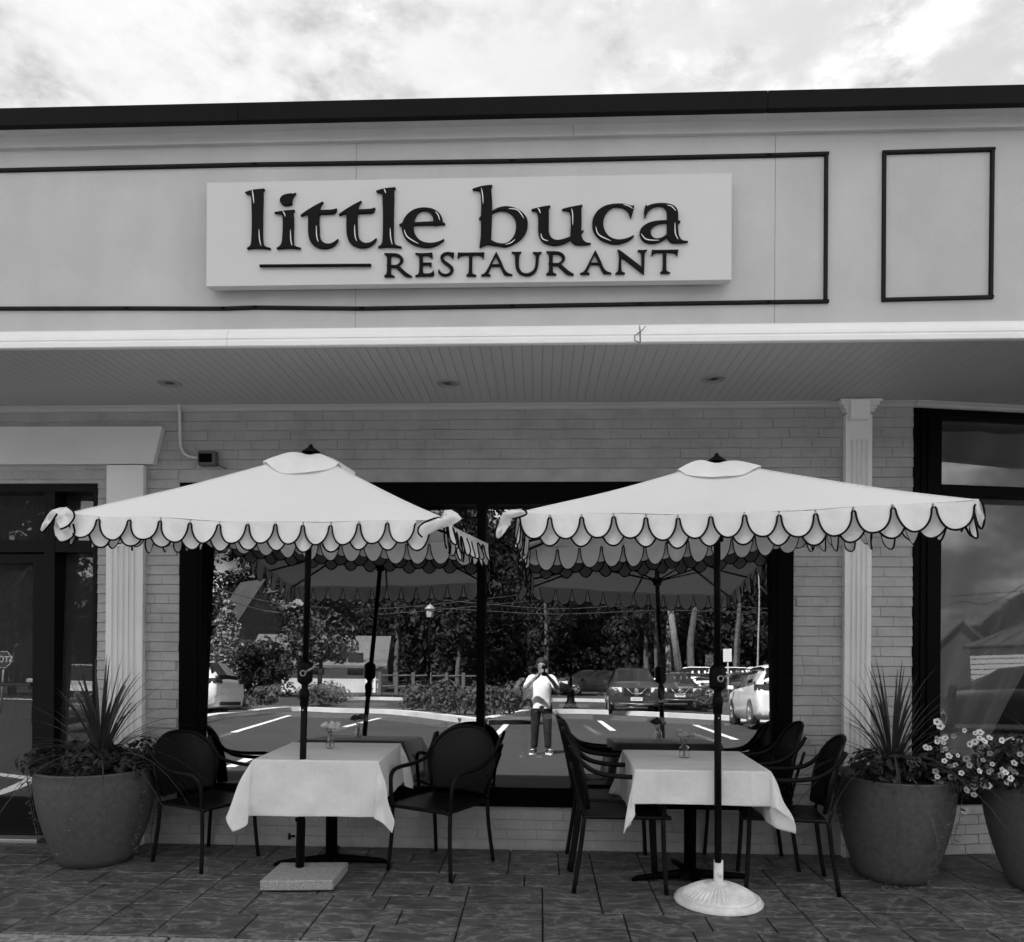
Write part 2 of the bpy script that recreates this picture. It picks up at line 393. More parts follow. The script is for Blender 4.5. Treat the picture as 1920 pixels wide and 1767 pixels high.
# soffit planks
sof = MB(); sof.box((-6.2, YF+.006, ZS+.005), (6.2, 3.2, ZS+.05)); sof.obj('soffit', mat('soffit_gap', .42, .7), B)
q = MB(); PW = .0585; q.box((.0008, YF-.001, ZS), (PW-.0008, 1.2, ZS+.0035), .0016); pme = q.mesh('soffit_plank', m_soffit)
for i in range(int(10.4/PW)):
    link('soffit_plank', pme, B, (-5.2+i*PW, 0, 0))
q = MB(); q.xprof([(-.03, ZS-.001), (-.03, ZS-.012), (-.018, ZS-.02), (-.016, ZS-.038), (-.006, ZS-.045), (.01, ZS-.045), (.01, ZS-.001)], -5.2, CX+.006); q.obj('soffit_trim', m_soffit, B)
q = MB(); P_ = [(-.03, ZS-.001), (-.03, ZS-.012), (-.018, ZS-.02), (-.016, ZS-.038), (-.006, ZS-.045), (.01, ZS-.045), (.01, ZS-.001)]
q.prism(P_, lambda a, b: CM @ V(-.0, a-.012, b-.001), lambda a, b: CM @ V(2.8, a-.012, b-.001)); q.obj('soffit_trim', m_soffit, B)
for u, v in ((318, 719), (840, 719), (1338, 711)):
    p = atZ(u, v, ZS); d = link('downlight', None, B, (p.x, p.y, ZS))
    q = MB(); q.lathe([(.055, .03), (.058, -.002), (.068, -.006), (.076, -.003), (.078, 0)], n=28); q.obj('trim_ring', mat('dl_ring', .3, .5), d)
    q = MB(); q.lathe([(.056, -.001), (.03, .0), (.0005, .0)], n=28); q.obj('lens', mat('dl_lens', .30, .5), d)

# lintel over the door, pilasters
def slab(poly, Y0, Y1, name, m, par):     # polygon given in photo pixels on plane Y0
    P = [atY(u, v, Y0) for u, v in poly]
    return MB().prism([(p.x, p.z) for p in P], lambda a, b: (a, Y1, b), lambda a, b: (a, Y0, b)).obj(name, m, par)
m_lint = mat('lintel_paint', .68, .5, var=(2, .94, 1.04))
slab([(-400, 801), (304, 800), (287, 870), (-400, 872)], -.05, .005, 'lintel', m_lint, B)
m_pil = mat('pilaster_paint', .80, .5, var=(2, .94, 1.03))
def pilaster(x0, x1, ztop, zfl, flutes, capital):
    P = link('pilaster', None, B, (0, 0, 0)); q = MB(); Y = -.045; wd = x1-x0; mg = wd*.13
    prof = [(x0, .006), (x0, Y), (x0+mg, Y)]; st = (wd-2*mg)/flutes
    for k in range(flutes):
        a = x0+mg+k*st
        prof += [(a+st*.18, Y), (a+st*.26, Y+.011), (a+st*.5, Y+.014), (a+st*.74, Y+.011), (a+st*.82, Y)]
    prof += [(x1-mg, Y), (x1, Y), (x1, .006)]
    q.prism(prof, lambda a, b: (a, b, 0.0), lambda a, b: (a, b, zfl)); q.obj('shaft', m_pil, P)
    q = MB(); q.box((x0, Y-.0005, zfl), (x1, .006, ztop)); q.obj('plain_block', m_pil, P)
    if capital:
        q = MB(); c = (x0+x1)/2
        for i, (ex, z0, z1) in enumerate(((.010, -.088, -.066), (.022, -.066, -.044), (.036, -.044, -.018), (.050, -.018, -.0045))):
            q.box((x0-ex, Y-ex*.8-.002, ZS+z0), (x1+ex, .004, ZS+z1-.0005), .002)
        q.obj('capital', m_pil, P)
        a = atY(1592, 752, Y-.03); b = atY(1628, 788, Y-.03)
        q = MB(); q.box((a.x, Y-.062, b.z), (b.x, Y-.001, a.z), .003); q.obj('square_block', mat('pil_block', .88, .5), P)
zl = atY(240, 872, -.05).z
pilaster(PL[0]+.003, PL[1]-.003, zl, 2.10, 5, False)
pilaster(PR[0]+.003, PR[1]-.003, ZS-.1, atY(1600, 828, 0).z, 4, True)
# conduit and junction box
q = MB(); Yc = -.03
pts = [atY(u, v, Yc) for u, v in ((336, 752), (337, 790), (338, 830), (342, 845), (352, 855), (371, 859))]
q.tube(spline(pts, 5), .010, 8); q.obj('conduit', m_lint, B)
a = atY(370, 845, -.06); b = atY(403, 872, -.06)
jb = link('junction_box', None, B)
q = MB(); q.box((a.x, -.055, b.z), (b.x, .004, a.z), .006); q.obj('housing', mat('jb', .10, .5), jb)
q = MB(); q.box((a.x+.012, -.062, b.z+.02), (b.x-.025, -.0555, a.z-.02), .004); q.obj('cover', m_black, jb)
q = MB(); q.tube(spline([atY(u, v, -.02) for u, v in ((400, 866), (412, 874), (426, 880))], 4), .003, 6); q.obj('wire', m_black, jb)

# ---------------------------------------------------------------- windows
g_out = glass_mat('window_glass', .225, .50, .0); g_in = glass_mat('inner_glass', .15, .35)
g_side = glass_mat('corner_glass', .065, .8); g_door = glass_mat('door_glass', .075, .6, 0, .06)
W = link('front_window', None, B)
fr = MB(); YO = -.012
MX0, MX1 = atY(896.5, 1200, YO).x, atY(907.5, 1200, YO).x
MXa, MXb = atY(893.5, 1200, YO).x, atY(909, 1200, YO).x
SZ = atY(925, 1477, YO).z; TZ = atY(860, 945, YO).z
LX = atY(378, 1200, YO).x; RX = atY(1448, 1200, YO).x
D = .17
fr.box((WX0, YO, WZ0), (LX, D, WZ1)); fr.box((RX, YO, WZ0), (WX1, D, WZ1))
fr.box((LX, YO, TZ), (RX, D, WZ1)); fr.box((LX, YO, WZ0), (RX, D, SZ-.03)); fr.box((LX, YO+.01, SZ-.03), (RX, D, SZ))
fr.obj('window_frame', m_black, W)
q = MB(); q.box((MXa, YO-.001, SZ), (MXb, D-.01, TZ), .003); q.obj('mullion', m_black, W)
q = MB(); q.box((WX0+.003, YO-.02, WZ0-.0), (WX1-.003, YO-.0005, WZ0+.075), .004); q.obj('window_sill', m_black, W)
for xa in (LX-.06, RX+.03):
    q = MB(); q.box((xa, YO-.006, WZ0), (xa+.03, YO-.0005, WZ1-.02)); q.obj('frame_bead', m_black, W)
def tilted(n, p0, x, z):     # point of the glass plane at x,z
    return p0.y-((x-p0.x)*n.x+(z-p0.z)*n.z)/n.y
for a, b in ((LX-.01, MXa+.01), (MXb-.01, RX+.01)):
    q = MB(); q.add([(x, tilted(NG, GP, x, z)+.004, z) for x, z in ((a, SZ-.02), (b, SZ-.02), (b, TZ+.02), (a, TZ+.02))], [(0, 1, 2, 3)]); q.obj('glass_pane', g_out, W)
    p2 = GP+V(0, .045, 0)
    q = MB(); q.add([(x, tilted(NG2, p2, x, z)+.004, z) for x, z in ((a, SZ-.02), (b, SZ-.02), (b, TZ+.02), (a, TZ+.02))], [(0, 1, 2, 3)]); q.obj('inner_glass_pane', g_in, W)
# room behind
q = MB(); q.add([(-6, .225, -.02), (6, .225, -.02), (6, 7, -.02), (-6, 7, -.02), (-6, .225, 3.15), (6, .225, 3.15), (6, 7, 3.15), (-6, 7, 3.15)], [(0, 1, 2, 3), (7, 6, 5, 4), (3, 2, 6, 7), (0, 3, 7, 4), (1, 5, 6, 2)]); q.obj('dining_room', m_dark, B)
q = MB(); q.box((-6, -.2, -.05), (-5.2, 12, 4.2)); q.box((5.0, .9, 0), (5.4, 12, 4.2)); q.box((-6, 11.8, 0), (5.4, 12, 4.2)); q.obj('side_wall', m_brick, B)

# ---------------------------------------------------------------- corner window on the turned wall
CWn = link('corner_window', None, B, (CX, 0, 0), (0, 0, ang)); 
zsill, ztop = .348, ZS-.047
def cwx(u):   # local x along the turned wall from the photo column
    d = ray(u, 1200); dirv = V(math.cos(ang), math.sin(ang), 0); o = V(CX, 0, 0)
    nn = V(-math.sin(ang), math.cos(ang), 0); t = (o-CAM).dot(nn)/d.dot(nn); return ((CAM+d*t)-o).dot(dirv)
def cwz(u, v):
    d = ray(u, v); o = V(CX, 0, 0); nn = V(-math.sin(ang), math.cos(ang), 0); t = (o-CAM).dot(nn)/d.dot(nn); return (CAM+d*t).z
x1 = cwx(1762); tz0, tz1 = cwz(1765, 928), cwz(1765, 909); topg = cwz(1765, 780)
q = MB(); q.box((.004, -.01, zsill), (x1, .12, ztop)); q.box((x1, -.01, zsill), (2.7, .12, zsill+.10)); q.box((x1, -.01, topg), (2.7, .12, ztop)); q.box((x1, -.012, tz0), (2.7, .1, tz1))
q.box((2.2, -.014, zsill+.10), (2.3, .1, topg)); q.obj('window_frame', m_black, CWn)
for xa in (.05, .10):
    q = MB(); q.box((xa, -.018, zsill), (xa+.006, -.0105, ztop)); q.obj('frame_bead', m_black, CWn)
q = MB(); q.add([(x1-.01, .03, zsill+.09), (2.7, .03, zsill+.09), (2.7, .03+.0427*(tz0-zsill-.08), tz0+.01), (x1-.01, .03+.0427*(tz0-zsill-.08), tz0+.01)], [(0, 1, 2, 3)]); q.obj('glass_pane', g_side, CWn)
q = MB(); q.add([(x1-.01, .04, tz1-.01), (2.7, .04, tz1-.01), (2.7, .04, topg+.01), (x1-.01, .04, topg+.01)], [(0, 1, 2, 3)]); q.obj('glass_pane', g_side, CWn)
# swooped curtain inside
def curt(a, b):
    z = zsill+.1+(topg-zsill-.1)*b
    hang = .55+.75*b**1.3      # pulled aside towards the lower left
    x = x1-.06+a*1.75*hang-(.25*(1-b))
    fold = .035*math.sin(a*34+2*b)*(1-.35*b)
    return (x, .34+fold+.1*(1-b), z)
q = MB(); q.grid(110, 16, curt); q.obj('curtain', mat('sheer_curtain', .16, .9), CWn)

# ---------------------------------------------------------------- door at left
m_doorf = mat('door_metal', .006, .45, spec=.12)
Dr = link('entrance_door', None, B); YD = .05
X_ = lambda u: atY(u, 1200, YD).x
Zd = lambda v: atY(100, v, YD).z
q = MB(); xe = DX1; 
q.box((xe-.018, YD-.02, .0), (xe, YD+.14, DZ1)); q.box((-6, YD-.02, Zd(923)), (xe-.018, YD+.14, DZ1))
q.box((X_(84), YD-.015, .06), (X_(104), YD+.12, Zd(923))); q.box((-6, YD-.012, Zd(1036)), (xe-.018, YD+.12, Zd(1014)))
q.box((X_(175), YD-.01, .05), (xe-.018, YD+.12, Zd(923)))
q.box((X_(104), YD-.01, .0), (xe-.018, YD+.12, Zd(1500)))
q.obj('door_frame', m_doorf, Dr)
q = MB(); q.box((X_(62), YD-.005, .03), (X_(84)-.004, YD+.06, Zd(1040))); q.box((-4.9, YD-.005, Zd(1056)), (X_(62), YD+.06, Zd(1040))); q.box((-4.9, YD-.005, .03), (X_(62), YD+.06, Zd(1498)))
q.obj('door_leaf', m_doorf, Dr)
q = MB(); q.box((-4.9, YD-.02, Zd(1287)), (X_(60), YD+.0, Zd(1281)), .004); q.obj('push_bar', mat('bar', .03, .3), Dr)
q = MB(); q.box((-4.9, -.06, -.002), (X_(90), YD+.1, .028), .006); q.obj('threshold', mat('alum', .5, .35, metal=.7), Dr)
for a, b, z0, z1 in ((-4.9, X_(64), Zd(1500), Zd(1054)), (X_(102), X_(177), Zd(1502), Zd(1034)), (-4.9, X_(86), Zd(1016), Zd(921)), (X_(102), X_(183), Zd(1016), Zd(921))):
    p2 = V(0, YD+.03, .45)
    q = MB(); q.add([(x, tilted(NG, p2, x, z), z) for x, z in ((a, z0), (b, z0), (b, z1), (a, z1))], [(0, 1, 2, 3)]); q.obj('glass_pane', g_door, Dr)


# ================================================================ THE SIGN
YS = YF-.085
SG = thing('restaurant_sign', 'white sign board with raised black lettering little buca RESTAURANT on the fascia', 'sign', (0, YS, 0))
a = atY(388, 343, YS); b = atY(1371.5, 524.5, YS); c_ = atY(1372, 325, YS); d_ = atY(387, 537, YS)
q = MB(); poly = [(a.x, a.z), (c_.x, c_.z), (b.x, b.z), (d_.x, d_.z)]
q.prism(poly, lambda x, z: (x, .055, z), lambda x, z: (x, 0, z)); q.obj('sign_board', mat('sign_board', .63, .5, var=(1.5, .97, 1.02)), SG)
for u in (430, 800, 1330):
    p = atY(u, 430, YS); q = MB(); q.box((p.x-.03, .0555, p.z-.1), (p.x+.03, .084, p.z+.1)); q.obj('standoff', m_trimw, SG)
m_let = mat('black_letter', .006, .5, spec=.1)
def chaikin(P):
    for _ in range(2):
        out = []; n = len(P)
        for i in range(n):
            x, y, c = P[i]
            if c: out.append((x, y, True)); continue
            xp, yp, _c = P[i-1]; xn, yn, _d = P[(i+1) % n]
            out.append((x*.75+xp*.25, y*.75+yp*.25, False)); out.append((x*.75+xn*.25, y*.75+yn*.25, False))
        P = out
    return P
def parse(s):
    out = []
    for t in s.split():
        c = t.endswith('c'); x, y = t.rstrip('c').split(','); out.append((float(x), float(y), c))
    return out
REG = {1: (450, 330, 9.6), 2: (630, 330, 8.727), 3: (880, 330, 8.727), 4: (1090, 330, 9.143), 5: (710, 460, 6.62), 6: (990, 455, 6.4)}
def letter(reg, contours, sh=(0, 0), name='letter', label=None, dep=.014, off=.002):
    ox, oy, sc = REG[reg]; cu = bpy.data.curves.new(name, 'CURVE'); cu.dimensions = '2D'; cu.fill_mode = 'BOTH'
    cu.extrude = dep/2; cu.bevel_depth = .0012; cu.bevel_resolution = 1; cu.offset = -.0008
    for s_ in contours:
        P = chaikin(parse(s_)) if isinstance(s_, str) else s_
        sp = cu.splines.new('POLY'); sp.points.add(len(P)-1); sp.use_cyclic_u = True
        for i, (x, y, c) in enumerate(P):
            p = atY(ox+x/sc+sh[0], oy+y/sc+sh[1], YS-dep-off); sp.points[i].co = (p.x, p.z, 0, 1)
    o = bpy.data.objects.new('tmp', cu); S.collection.objects.link(o)
    dg = bpy.context.evaluated_depsgraph_get(); me = bpy.data.meshes.new_from_object(o.evaluated_get(dg)); bpy.data.objects.remove(o)
    me.name = name; me.materials.clear(); me.materials.append(m_let)
    lo = link(name, me, SG, (0, -dep/2-off, 0), (rad(90), 0, 0))
    if label: lo['label'] = label
    return lo
m_hi = mat('inlay_white', .8, .4)
def inlay(par, reg, pts, wd, sh=(0, 0), dep=.0185):
    ox, oy, sc = REG[reg]; P = spline([V(x, y, 0) for x, y in pts], 5); q = MB(); n = len(P); vs = []
    for i, p in enumerate(P):
        t = (P[min(i+1, n-1)]-P[max(i-1, 0)]).normalized(); w_ = wd/2*math.sin(math.pi*(i+.3)/(n-.4))**.7
        nn = V(-t.y, t.x, 0)
        for sg in (-1, 1):
            pp = p+nn*w_*sg; k = atY(ox+pp.x/sc+sh[0], oy+pp.y/sc+sh[1], YS-dep); vs.append((k.x, -dep-.0006, k.z))
    q.add(vs, [(2*i, 2*i+1, 2*i+3, 2*i+2) for i in range(n-1)]); me = q.mesh('inlay', m_hi)
    o = link('inlay', me, par); o.matrix_parent_inverse = par.matrix_basis.inverted(); return o
Ls = '85,293c 150,272 195,258 230,248 320,238 435,228c 437,243c 410,262 408,300 412,400 405,600 402,900 403,1130 415,1230 450,1270 545,1296c 540,1312c 420,1300 300,1295 200,1300 130,1312c 118,1300c 180,1265 202,1200 210,1000 212,700 205,500 200,350 170,325 100,310c'
Is = '612,655c 690,640 750,630 850,618 975,608c 975,628c 945,650 962,720 965,800 960,1000 958,1200 975,1250 1020,1275 1090,1293c 1085,1308c 1000,1302 880,1292 760,1300 665,1310c 652,1298c 720,1262 750,1200 765,1050 770,850 765,730 745,685 700,670 620,668c'
Id = '1000,305c 950,370 930,430 935,485c 930,505c 860,525 790,528 740,500 712,450 720,400 760,350 830,325 935,312c 945,325c'
Ts = '1495,465c 1440,540 1432,615c 1560,612 1660,608 1740,585c 1725,640 1690,672 1600,678 1425,680c 1418,800 1425,950 1430,1100 1480,1190 1570,1225 1660,1210 1765,1132c 1765,1150c 1720,1230 1620,1290 1500,1308 1380,1280 1290,1220 1240,1130 1222,980 1225,800 1222,688c 1180,685 1095,718c 1085,705c 1200,620 1300,560 1400,505 1485,462c'
Eo = '1030,792c 1060,782 1085,765c 1120,680 1200,590 1310,530 1450,512 1590,535 1690,600 1740,690 1748,765c 1785,772c 1780,790c 1700,790 1630,805 1600,795 1400,797 1265,800c 1270,900 1310,990 1380,1060 1480,1095 1600,1095 1700,1065 1765,1030c 1768,1045c 1690,1110 1580,1158 1450,1168 1310,1140 1190,1080 1110,990 1075,880 1075,812c 1040,812c'
Eh = '1270,760c 1290,690 1330,600 1400,560 1480,558 1550,600 1590,680 1590,745c 1450,748'
Bo = '50,212c 130,185 200,165 300,150 375,148c 370,172c 352,190 365,300 372,450 370,575c 450,525 550,498 650,495 780,530 890,610 950,700 960,800 930,920 850,1030 740,1100 640,1145 580,1160 520,1143 400,1130 280,1108 170,1170c 165,1155c 185,1000 190,850 190,710c 155,698c 190,655c 195,450 188,300 170,240 130,225 58,222c'
Bh = '370,610c 450,570 550,558 650,590 730,660 768,760 765,880 730,990 660,1070 580,1110 480,1100 400,1075 355,1045c 362,850'
Us = '1018,548c 1090,525 1200,500 1325,482c 1322,500c 1300,520 1302,650 1300,800 1298,920 1330,1000 1390,1045 1480,1048 1580,1020 1650,990c 1662,800 1660,640 1640,580 1600,560 1525,555c 1518,542c 1620,515 1740,490 1852,470c 1850,488c 1832,505 1838,650 1835,800 1832,905c 1872,885c 1865,905 1832,940c 1840,1010 1880,1070 1935,1095 1990,1098c 1985,1112c 1850,1125 1740,1122 1690,1090 1655,1040c 1580,1090 1480,1125 1380,1132 1270,1110 1180,1060 1140,980 1125,880 1128,750 1125,640 1100,580 1070,562 1025,562c'
Cs = '905,490c 905,530 885,620 860,700 848,722c 838,700 820,630 770,570 700,530 600,518 510,540 440,610 390,700 372,800 385,900 430,990 500,1055 600,1090 700,1090 800,1062 903,1015c 903,1025c 840,1090 750,1135 640,1162 520,1158 390,1120 280,1050 210,950 185,850 195,740 240,640 320,555 430,500 560,475 680,472 790,488 885,515c'
Ao = '1112,488c 1125,520c 1200,485 1320,465 1450,465 1560,490 1630,540 1660,610 1662,700 1660,765c 1700,770c 1695,792c 1660,800c 1658,900 1668,1010 1700,1080 1750,1110 1830,1118c 1830,1130c 1720,1142 1580,1145 1520,1120 1485,1070 1470,1045c 1420,1090 1330,1135 1200,1155 1090,1130 1025,1070 998,980 1015,910 1080,840 1180,790 1300,765 1475,758c 1472,680 1470,600 1440,540 1380,510 1300,508 1210,540 1150,600 1115,660 1098,720c 1085,680 1078,600 1088,540'
Ah = '1472,795c 1380,800 1280,830 1205,890 1182,970 1210,1040 1280,1075 1360,1065 1430,1030 1470,990c'
big = [(1, [Ls], (0, 0), [([(218, 250), (235, 350), (250, 500)], 20), ([(342, 960), (350, 1130), (380, 1262)], 18)]),
 (1, [Is, Id], (0, 0), [([(765, 630), (800, 680), (812, 735)], 18), ([(908, 965), (915, 1150), (938, 1258)], 18)]),
 (1, [Ts], (0, 0), [([(1373, 890), (1380, 1080), (1410, 1190)], 18)]),
 (1, [Ts], (71.9, -1.4), [([(1373, 890), (1380, 1080), (1410, 1190)], 18)]),
 (1, [Ls], (246, -2.5), [([(228, 256), (250, 300), (262, 340)], 18), ([(342, 960), (350, 1130), (380, 1262)], 18)]),
 (2, [Eo, Eh], (0, 0), [([(1115, 880), (1170, 1000), (1350, 1112)], 18), ([(1625, 585), (1670, 640), (1700, 730)], 16)]),
 (3, [Bo, Bh], (0, 0), [([(195, 200), (215, 300), (228, 460)], 16), ([(640, 535), (790, 560), (895, 700)], 18), ([(590, 1125), (680, 1095), (750, 1040)], 14)]),
 (3, [Us], (0, 0), [([(1115, 525), (1145, 560), (1162, 615)], 18), ([(1168, 940), (1200, 1030), (1290, 1065)], 18), ([(1670, 535), (1690, 620), (1692, 810)], 16)]),
 (4, [Cs], (0, 0), [([(248, 870), (300, 1010), (510, 1115)], 18), ([(720, 495), (800, 510), (880, 560)], 16)]),
 (4, [Ao, Ah], (0, 0), [([(1025, 990), (1120, 1090), (1340, 1105)], 18), ([(1470, 500), (1550, 525), (1622, 600)], 16), ([(1605, 800), (1612, 980), (1660, 1090)], 18)])]
for (rg, cs, sh, ins), ch in zip(big, 'littlebuca'):
    o = letter(rg, cs, sh, label='lower case letter %s' % ch)
    for p, w_ in ins: inlay(o, rg, p, w_, sh)
R_ = ['70,98c 200,98 260,112 305,160 300,205 250,255c 300,300 350,345 412,382c 405,392c 340,388 300,362 215,275c 150,270c 150,340 155,365 195,380c 190,390c 70,388c 70,375c 100,362 105,260 95,248 105,240c 103,140 95,120 70,108c', '150,130c 210,128 255,150 270,185 255,225 215,245c 150,245c']
E_ = ['452,95c 520,100 665,92c 668,110 662,165c 645,140 600,122 545,125c 545,215c 655,215c 650,272c 640,252 610,240 545,240c 545,330 560,350 630,352 665,335 680,305c 688,350 675,380 580,380 455,385c 455,372c 495,360 505,300 505,160 495,120 455,108c']
S_ = ['935,92c 932,120 920,165c 905,135 860,110 815,120 795,150 820,190 880,230 925,270 930,310 905,355 850,380 790,378 745,350 735,325 750,288c 755,320 790,350 840,358 880,340 895,305 870,265 810,225 765,180 765,130 800,95 850,82 900,88']
T_ = ['985,85c 990,92 1100,92 1200,90 1312,88c 1308,110 1298,165c 1285,135 1250,118 1162,118c 1160,200 1160,330 1165,355 1210,370c 1205,380c 1090,378c 1088,366c 1112,355 1120,300 1122,200 1120,118c 1040,120 1000,135 985,165c 978,150']
A_ = ['1460,80c 1500,160 1535,230 1560,300 1600,345 1660,362c 1655,372c 1570,370 1548,350 1505,258c 1400,258c 1375,310 1355,355 1388,365c 1385,378c 1275,378c 1272,365c 1320,350 1370,260 1380,235', '1452,130c 1500,235c 1400,235c']
U_ = ['1650,80c 1710,85 1770,80c 1765,95 1745,105 1740,200 1745,290 1780,340 1840,352 1900,330 1935,290 1948,230 1950,130 1940,105 1915,95c 1915,82c 1965,88 2022,82c 2018,95 1992,110 1985,200 1975,280 1940,340 1890,372 1830,380 1760,362 1710,310 1695,240 1692,120 1680,100 1652,92c']
N_ = ['1075,82c 1110,95 1200,165 1300,240 1362,292c 1365,200 1360,130 1345,105 1320,98c 1320,88c 1375,92 1432,85c 1428,97 1402,110 1398,200 1392,378c 1370,365 1250,270 1120,170c 1118,250 1122,335 1130,352 1165,362c 1162,374c 1052,376c 1052,364c 1078,352 1088,300 1095,150 1085,105']
for rg, cs, sh, ch in ((5, R_, (0, 0), 'R'), (5, E_, (0, 0), 'E'), (5, S_, (0, 0), 'S'), (5, T_, (0, 0), 'T'), (5, A_, (0, 0), 'A'), (5, U_, (0, 0), 'U'), (5, R_, (303.8, -3.6), 'R'), (5, A_, (185.8, -3), 'A'), (6, N_, (0, 0), 'N'), (5, T_, (364, -5), 'T')):
    letter(rg, cs, sh, label='capital letter %s' % ch, dep=.012)
a = atY(487, 498, YS-.014); b = atY(695.5, 498, YS-.014)
q = MB(); q.tube([(a.x, -.012, a.z-.002), (b.x, -.012, b.z+.002)], .0085, 8); q.obj('rule_bar', m_let, SG)

# ================================================================ UMBRELLAS
m_canvas = mat('canopy_canvas', .94, .85, (7, .55, .012), spec=.15, var=(1.6, .965, 1.0), transl=.20)
m_val = mat('valance_canvas', .93, .85, (16, .7, .010), spec=.15, var=(9, .90, 1.0), transl=.15)
m_pipe = mat('black_piping', .006, .7, spec=.1)
m_pole = mat('pole_black', .004, .45, spec=.1)
m_alu = mat('crank_alloy', .45, .3, metal=.8)
def umbrella(name, label, foot, peak, corners, vent_k, seed, base, curls):
    """foot,peak: points; corners: four canopy corners (near-left, near-right, far-right, far-left)"""
    U_o = thing(name, label, 'umbrella', foot, 0, 'scalloped umbrellas over the tables')
    O = Vector(foot); rr = random.Random(seed); C = [Vector(c) for c in corners]; P = Vector(peak)
    loc = lambda p: Vector(p)-O
    ctr = sum(C, V(0, 0, 0))/4
    def rim(t):     # t 0..4 round the rim
        t = t % 4; k = int(t); f = t-k; a = C[k]; b = C[(k+1) % 4]; p = a.lerp(b, f)
        p = p.copy(); p.z -= .022*math.sin(math.pi*f)+.004*math.sin(f*21+k)
        inn = (ctr-p); inn.z = 0
        p += inn.normalized()*.028*math.sin(math.pi*f); return p
    def top(t, r):  # r 0 peak..1 rim
        e = rim(t); f = (t % 1); p = P.lerp(e, r)
        sagg = math.sin(math.pi*r)*(.012+.045*math.sin(math.pi*f)**1.2)
        p.z -= sagg
        p.z += .0025*math.sin(17*t+9*r)*r
        return p
    q = MB(); nu, nv = 96, 20
    q.grid(nu, nv, lambda a, b: loc(top(a*4, .10+.90*b))); q.obj('canopy', m_canvas, U_o)
    for t in range(4):
        q = MB(); q.tube([loc(top(t+.001, r_/14))+V(0, 0, .002) for r_ in range(2, 15)], .0035, 5, False); q.obj('ridge_seam', m_canvas, U_o)
    # double hem band
    q = MB(); q.grid(nu, 1, lambda a, b: loc(top(a*4, .985+.017*b))+V(0, 0, .0035)); q.obj('hem', m_canvas, U_o)
    # vent cap
    def vent(a, b):
        t = a*4; f = t % 1; vk = vent_k*(1-.14*abs(math.cos(math.pi*f))**6)
        p = top(t, .04+(vk-.04)*b)+V(0, 0, .010+.026*math.sin(math.pi*b**.9)*(.9+.25*math.sin(3.1*t+seed)))
        if b > .6: p.z += (b-.6)*2.5*(.004+.009*max(0, math.sin(f*math.pi*3+seed))+.006*math.sin(f*11+k0))
        return loc(p)
    k0 = seed*1.7
    q = MB(); q.grid(96, 8, vent); q.obj('vent', m_val, U_o)
    q = MB(); pk = loc(P+V(0, 0, .014)); q.lathe([(.050, -.016), (.052, -.010), (.036, .002), (.019, .014), (.012, .022), (.010, .030), (.004, .034), (.0005, .034)], pk, 20); q.obj('finial', m_pole, U_o)
    # valances
    for k in range(4):
        a, b = C[k], C[(k+1) % 4]; Ln = (b-a).length; long_ = k in (0, 2)
        n = 13 if long_ else 8; pitch = 1.0/n
        out = ((a+b)/2-ctr); out.z = 0; out.normalize(); tan = (b-a).normalized()
        VS = link('valance', None, U_o)
        for lay in (0, 1):
            q = MB(); qp = MB()
            cnt = n if lay == 0 else n+1
            for s_ in range(cnt):
                fc = (s_+.5)*pitch if lay == 0 else s_*pitch
                if lay == 1 and s_ in (0, n): hwid = .30
                else: hwid = .5
                if (k, 'L') in curls and fc < curls[(k, 'L')]*pitch: continue
                if (k, 'R') in curls and fc > 1-curls[(k, 'R')]*pitch: continue
                Wd = hwid*pitch*.955; dep = (.118 if lay == 0 else .150)*rr.uniform(.97, 1.04)
                tw = rr.uniform(-.3, .3)*(1 if long_ else 3); sw = rr.uniform(.0, .012)*(1 if long_ else 2)-(.010 if lay else 0); ph = rr.uniform(0, 6)
                narrow = 1.0 if long_ else rr.uniform(.35, .8)
                oo = .004 if lay == 0 else -.016
                slot = .016
                def pt(x, y):   # x -1..1 across, y 0..1 down
                    f = fc+x*Wd*narrow if y > 0 else fc+x*Wd
                    fr = fc+x*Wd*(1-(1-narrow)*min(1, y*2))
                    r_ = rim(k+min(max(fr, .0005), .9995)); d = y*dep
                    p = r_+V(0, 0, -d)+out*(oo+.012*y+x*y*tw*.03+sw*y+.006*math.sin(3.1*x+ph)*y)
                    return loc(p)
                def edge(y):    # half width of the tongue at depth y (0..1)
                    y0 = slot/dep
                    if y <= y0: return 1.0
                    g = (y-y0)/(1-y0); return .93*(1-g**2.1)**.5 if g < 1 else 0
                ny = 10; nx = 8; vs = []; 
                for j in range(ny+1):
                    y = j/ny; y = 1-(1-y)**1.35
                    e = edge(y)
                    for i in range(nx+1): vs.append(pt((2*i/nx-1)*e, y))
                q.add(vs, [(j*(nx+1)+i, j*(nx+1)+i+1, (j+1)*(nx+1)+i+1, (j+1)*(nx+1)+i) for j in range(ny) for i in range(nx)], True)
                path = []
                for j in range(0, 17):
                    y = slot/dep+(1-slot/dep)*(1-(1-j/16)**1.6); path.append(pt(-edge(y), y))
                rt = []
                for j in range(0, 17):
                    y = slot/dep+(1-slot/dep)*(1-(1-j/16)**1.6); rt.append(pt(edge(y), y))
                path += rt[::-1][1:]
                qp.tube([p+out*.003 for p in path], .0046, 5, False)
            if not q.v: continue
            q.obj('outer_scallops' if lay == 0 else 'inner_scallops', m_val, VS); qp.obj('piping', m_pipe, VS)
    # pole, hub, ribs
    hubp = P-V(0, 0, .42); axis = (P-O).normalized()
    ax = lambda z: loc(O+axis*(z/axis.z))
    q = MB(); q.tube([ax(base), ax(1.27)], .0195, 14); q.tube([ax(1.27), ax(P.z-.02)], .0195, 14) if False else None; q.obj('pole', m_pole, U_o)
